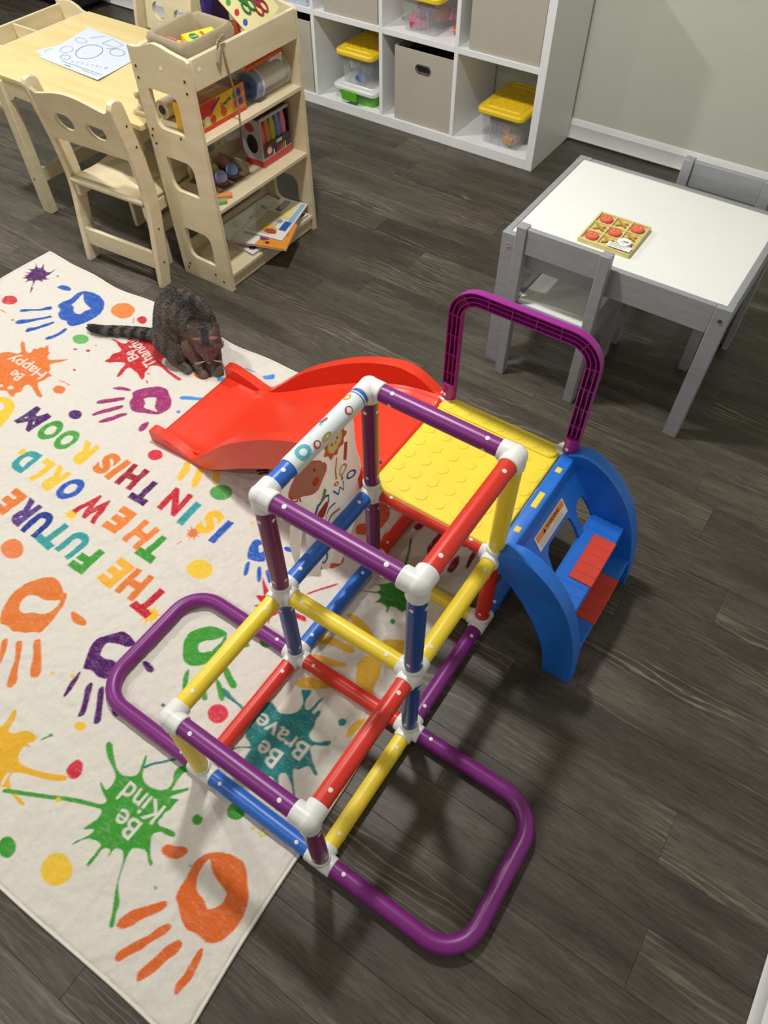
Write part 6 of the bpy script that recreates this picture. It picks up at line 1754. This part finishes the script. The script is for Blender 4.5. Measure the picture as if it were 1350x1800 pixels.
# ------------------------------------------------------------------ tabby cat
def cat():
    mb = MB()
    HD = Vector((-0.864, 0.985, 0.106))
    fw = Vector((0.54, -0.65, -0.45)).normalized()          # face looks down, towards the slide end
    rt = Vector((0.77, 0.64, 0.0)).normalized()
    up = rt.cross(fw).normalized()
    if up.z < 0: up = -up

    def cap(pts, n=7):
        for (a, ra), (b, rb_) in zip(pts[:-1], pts[1:]):
            a = Vector(a); b = Vector(b)
            for k in range(n + 1):
                f = k / n
                mb.ell(a.lerp(b, f), ra + (rb_ - ra) * f, 14, 9)
    cap([((-1.01, 0.998, 0.088), 0.08), ((-1.0, 1.012, 0.145), 0.080), ((-0.962, 1.018, 0.152), 0.072), ((-0.925, 1.012, 0.138), 0.06), ((-0.895, 1.0, 0.124), 0.046), (HD, 0.040)])
    mb.ell(HD, (0.044, 0.041, 0.040), 18, 12)
    cap([(HD + fw * 0.018 - up * 0.006, 0.030), (HD + fw * 0.044 - up * 0.012, 0.017)])
    for s_ in (-1, 1):
        e0 = HD + rt * 0.026 * s_ + up * 0.026 - fw * 0.008; e1 = HD + rt * 0.044 * s_ + up * 0.066 - fw * 0.034
        cap([(e0, 0.019), (e0.lerp(e1, 0.5), 0.013), (e1, 0.0055)], 6)
    # thighs and feet
    cap([((-1.015, 0.955, 0.080), 0.052), ((-0.965, 0.938, 0.056), 0.036), ((-0.975, 0.932, 0.030), 0.022), ((-0.915, 0.925, 0.0235), 0.0145)])
    cap([((-1.0, 1.055, 0.080), 0.048), ((-0.965, 1.075, 0.05), 0.034), ((-0.92, 1.075, 0.0235), 0.0145)])
    # front legs
    cap([((-0.918, 0.965, 0.085), 0.036), ((-0.893, 0.955, 0.045), 0.021), ((-0.876, 0.945, 0.0235), 0.0145), ((-0.858, 0.935, 0.0225), 0.0135)])
    cap([((-0.90, 1.02, 0.085), 0.036), ((-0.858, 1.0, 0.05), 0.020), ((-0.84, 0.985, 0.0235), 0.0145), ((-0.824, 0.970, 0.0225), 0.0135)])
    # tail
    cap([((-1.06, 0.995, 0.05), 0.026), ((-1.12, 0.975, 0.036), 0.0195), ((-1.18, 0.955, 0.032), 0.018), ((-1.24, 0.930, 0.027), 0.0165), ((-1.285, 0.905, 0.026), 0.015), ((-1.325, 0.888, 0.030), 0.0125)])
    tmp = bpy.data.objects.new('cat_tmp', mb.mesh('cat_tmp', recalc=False))
    COL.objects.link(tmp)
    r = tmp.modifiers.new('r', 'REMESH'); r.mode = 'VOXEL'; r.voxel_size = 0.0036; r.use_smooth_shade = True
    s_ = tmp.modifiers.new('s', 'SMOOTH'); s_.factor = 0.5; s_.iterations = 5
    dg = bpy.context.evaluated_depsgraph_get()
    me = bpy.data.meshes.new_from_object(tmp.evaluated_get(dg))
    bpy.data.objects.remove(tmp)
    n = len(me.vertices); co = np.zeros(n * 3, np.float32); me.vertices.foreach_get('co', co); co = co.reshape(-1, 3)
    hd = np.array(HD)
    base = np.array(lin('5f564e')); dark = np.array(lin('1f1c1a')); pale = np.array(lin('8d8072')); rust = np.array(lin('6e564b'))
    rs_ = np.random.RandomState(1)
    wob = 0.012 * np.sin(co[:, 1] * 60) + 0.010 * np.sin(co[:, 2] * 50 + co[:, 1] * 20)
    # long flank stripes, wrapping down from the spine
    st = 0.5 + 0.5 * np.sin((co[:, 0] + 0.45 * co[:, 2] + wob) * 190)
    st = np.clip((st - 0.45) * 2.2, 0, 1) * 0.6
    spine = np.exp(-((co[:, 1] - 1.008) / 0.026) ** 2) * np.clip((co[:, 2] - 0.15) / 0.04, 0, 1)
    k = np.clip(st + spine, 0, 1)[:, None]
    colr = base * (1 - k) + dark * k
    low = np.clip((0.05 - co[:, 2]) / 0.04, 0, 1)[:, None] * 0.5
    colr = colr * (1 - low) + pale * low
    tail = (co[:, 0] < -1.085)
    tb_ = 0.5 + 0.5 * np.sin(co[:, 0] * 165)
    tk = np.clip((tb_ - 0.25) * 2.5, 0, 1)[:, None]
    tcol = np.array(lin('5d564f')) * (1 - tk) + np.array(lin('151413')) * tk
    colr[tail] = tcol[tail]
    tip = co[:, 0] < -1.29
    colr[tip] = np.array(lin('131211'))
    rel = co - hd
    f_ = rel @ np.array(fw); u_ = rel @ np.array(up); r_ = rel @ np.array(rt)
    hm = np.linalg.norm(rel, axis=1) < 0.085
    hm &= (f_ > -0.03)
    crown = np.clip(1.6 - (np.abs(r_) / 0.02) ** 2, 0, 1) * np.clip((u_ + 0.008) / 0.014, 0, 1) * np.clip((0.03 - f_) / 0.012, 0, 1)
    stripes = 0.5 + 0.5 * np.sin(r_ * 420)
    hc = rust * 0.9 * (1 - 0.35 * stripes[:, None]) + dark * 0.35 * stripes[:, None]
    hc = hc * (1 - crown[:, None]) + dark * 0.7 * crown[:, None]
    ear = (u_ > 0.034) & (np.abs(r_) > 0.012)
    earin = ear & (f_ > -0.004) & (u_ > 0.04)
    hc[ear] = np.array(lin('54483f')); hc[earin] = np.array(lin('a07c6e'))
    colr[hm] = hc[hm]
    colr *= (0.86 + 0.28 * rs_.rand(n, 1))
    at_ = me.color_attributes.new('coat', 'FLOAT_COLOR', 'POINT')
    rg = np.ones((n, 4), np.float32); rg[:, :3] = np.clip(colr, 0, 1); at_.data.foreach_set('color', rg.ravel())
    g = N('tabby_fur')
    an_ = g.n('ShaderNodeVertexColor', layer_name='coat')
    v_ = g.coords((1, 1, 1))
    fz = g.noise(v_, 260, 4, 0.7)
    g.base(g.mix(1.0, an_.outputs[0], g.ramp(fz, [(0.3, (0.7, 0.7, 0.7)), (0.7, (1.15, 1.15, 1.15))]), 'MULTIPLY'))
    g.set(Roughness=0.75); g.b.inputs['Sheen Weight'].default_value = 0.2
    g.bump(fz, 0.5, 0.003)
    ct_ = thing('cat', 'grey tabby cat crouching on the rug, sniffing near the slide end', 'cat', (-1.0, 0.98, 0))
    for v in (0,):
        me.transform(Matrix.Translation((1.0, -0.98, 0)))
    me.materials.clear(); me.materials.append(g.m)
    body = bpy.data.objects.new('body', me); COL.objects.link(body); body.parent = ct_
    MW[body.name] = MW[ct_.name]
    # short fur blades lying along the body
    me.calc_loop_triangles()
    nrm = np.zeros(n * 3, np.float32); me.vertices.foreach_get('normal', nrm); nrm = nrm.reshape(-1, 3)
    co2 = np.zeros(n * 3, np.float32); me.vertices.foreach_get('co', co2); co2 = co2.reshape(-1, 3)
    pick = rs_.choice(n, min(n, 26000), replace=n < 26000)
    flow = np.tile(np.array([-0.8, 0.05, -0.55], np.float32), (len(pick), 1))
    tl = tail[pick]; flow[tl] = np.array([-1, -0.1, -0.1])
    hh = hm[pick]; flow[hh] = -np.array(fw) + 0.0
    flow = flow + rs_.randn(len(pick), 3) * 0.22
    nn_ = nrm[pick]
    tang = flow - nn_ * (flow * nn_).sum(1, keepdims=True)
    tang /= np.linalg.norm(tang, axis=1, keepdims=True) + 1e-6
    sdv = np.cross(nn_, tang)
    ln = (0.008 + 0.006 * rs_.rand(len(pick), 1)); ln[hh] *= 0.45
    p0 = co2[pick] - nn_ * 0.0008
    w_ = 0.0009
    verts = np.stack([p0 - sdv * w_, p0 + sdv * w_, p0 + tang * ln * 0.6 + nn_ * ln * 0.26 + sdv * w_ * 0.6, p0 + tang * ln + nn_ * ln * 0.28], 1).reshape(-1, 3)
    m = len(pick); ar = np.arange(m) * 4
    fm = bpy.data.meshes.new('fur')
    fm.from_pydata(verts.tolist(), [], np.stack([ar, ar + 1, ar + 2, ar + 3], 1).tolist())
    fa = fm.color_attributes.new('coat', 'FLOAT_COLOR', 'POINT')
    fc = np.ones((m * 4, 4), np.float32); fc[:, :3] = np.repeat(np.clip(colr[pick] * (0.75 + 0.6 * rs_.rand(m, 1)), 0, 1), 4, axis=0)
    fa.data.foreach_set('color', fc.ravel())
    g2 = N('fur_strands'); a2 = g2.n('ShaderNodeVertexColor', layer_name='coat'); g2.base(a2.outputs[0]); g2.set(Roughness=0.6)
    fm.materials.append(g2.m)
    fo = bpy.data.objects.new('fur', fm); COL.objects.link(fo); fo.parent = body; fo['kind'] = 'stuff'
    # eyes, nose, inner ears stay small
    for s_ in (-1, 1):
        put(MB().ell(HD + fw * 0.036 + rt * 0.017 * s_ + up * 0.004, 0.0058, 12, 8), 'eye', flat('5a6a2a', 0.1), ct_)
    put(MB().ell(HD + fw * 0.059 - up * 0.009, (0.005, 0.005, 0.004), 12, 8), 'nose', flat('8a4a48', 0.4), ct_)
    wk = flat('d8d4cc', 0.4)
    for s_ in (-1, 1):
        for q in range(3):
            a = HD + fw * 0.05 + rt * 0.010 * s_ - up * 0.013
            put(MB().tube([a, a + rt * 0.035 * s_ + fw * 0.008 + up * (0.010 * (q - 1))], 0.0004, 4), 'whisker', wk, ct_)


cat()

# ------------------------------------------------------------------ background at the top edge
bc = thing('black_ottoman', 'low black upholstered ottoman on the floor behind the craft table', 'ottoman', (-4.05, 2.93, 0))
put(MB().box(-4.55, -3.55, 2.82, 3.05, 0.03, 0.30), 'base', flat('17171a', 0.6), bc, bev=0.02, seg=3)
put(MB().box(-4.57, -3.53, 2.80, 3.055, 0.3005, 0.40), 'cushion', flat('1d1d20', 0.7), bc, bev=0.03, seg=4)
for fx_ in (-4.48, -3.62):
    for fy_ in (2.86, 3.01):
        put(MB().lathe([(0.018, 0), (0.024, 0.03), (0.0005, 0.0305)], (fx_, fy_, 0), 12), 'foot', flat('101012', 0.5), bc)
plush_white = plain('plush_white', 'c9ccd4', 0.95, 0.08, 50, 0.5, 200, sheen=0.4)
plush_grey = plain('plush_grey', '7c8088', 0.95, 0.08, 50, 0.5, 200, sheen=0.4)
ps = thing('plush_toy', 'white and grey plush toy on the floor behind the far wooden chair', 'plush toy', (-2.28, 2.45, 0))
put(MB().ell((-2.28, 2.45, 0.125), (0.12, 0.11, 0.125), 24, 16), 'body', plush_white, ps)
put(MB().ell((-2.24, 2.38, 0.29), (0.085, 0.08, 0.078), 20, 14), 'head', plush_white, ps)
for s_ in (-1, 1):
    put(MB().ell((-2.24 + s_ * 0.07, 2.40, 0.355), (0.03, 0.018, 0.032), 14, 10), 'ear', plush_grey, ps)
    put(MB().ell((-2.28 + s_ * 0.10, 2.37, 0.05), (0.045, 0.07, 0.045), 16, 10), 'foot', plush_grey, ps)
    put(MB().ell((-2.24 + s_ * 0.03, 2.305, 0.30), 0.009, 10, 8), 'eye', flat('121214', 0.2), ps)
put(MB().ell((-2.24, 2.30, 0.275), (0.02, 0.014, 0.014), 12, 8), 'snout', plush_grey, ps)
ps2 = thing('plush_toy', 'grey cushion with a pale stripe on the floor behind the far wooden chair', 'cushion', (-2.42, 2.80, 0))
put(MB().ell((-2.42, 2.80, 0.12), (0.2, 0.12, 0.12), 24, 16), 'cushion_body', plush_grey, ps2)
put(MB().lathe([(0.1205, -0.02), (0.122, 0), (0.1205, 0.02)], (-2.42, 2.80, 0.12), 28, (1, 0, 0)), 'stripe', plush_white, ps2)
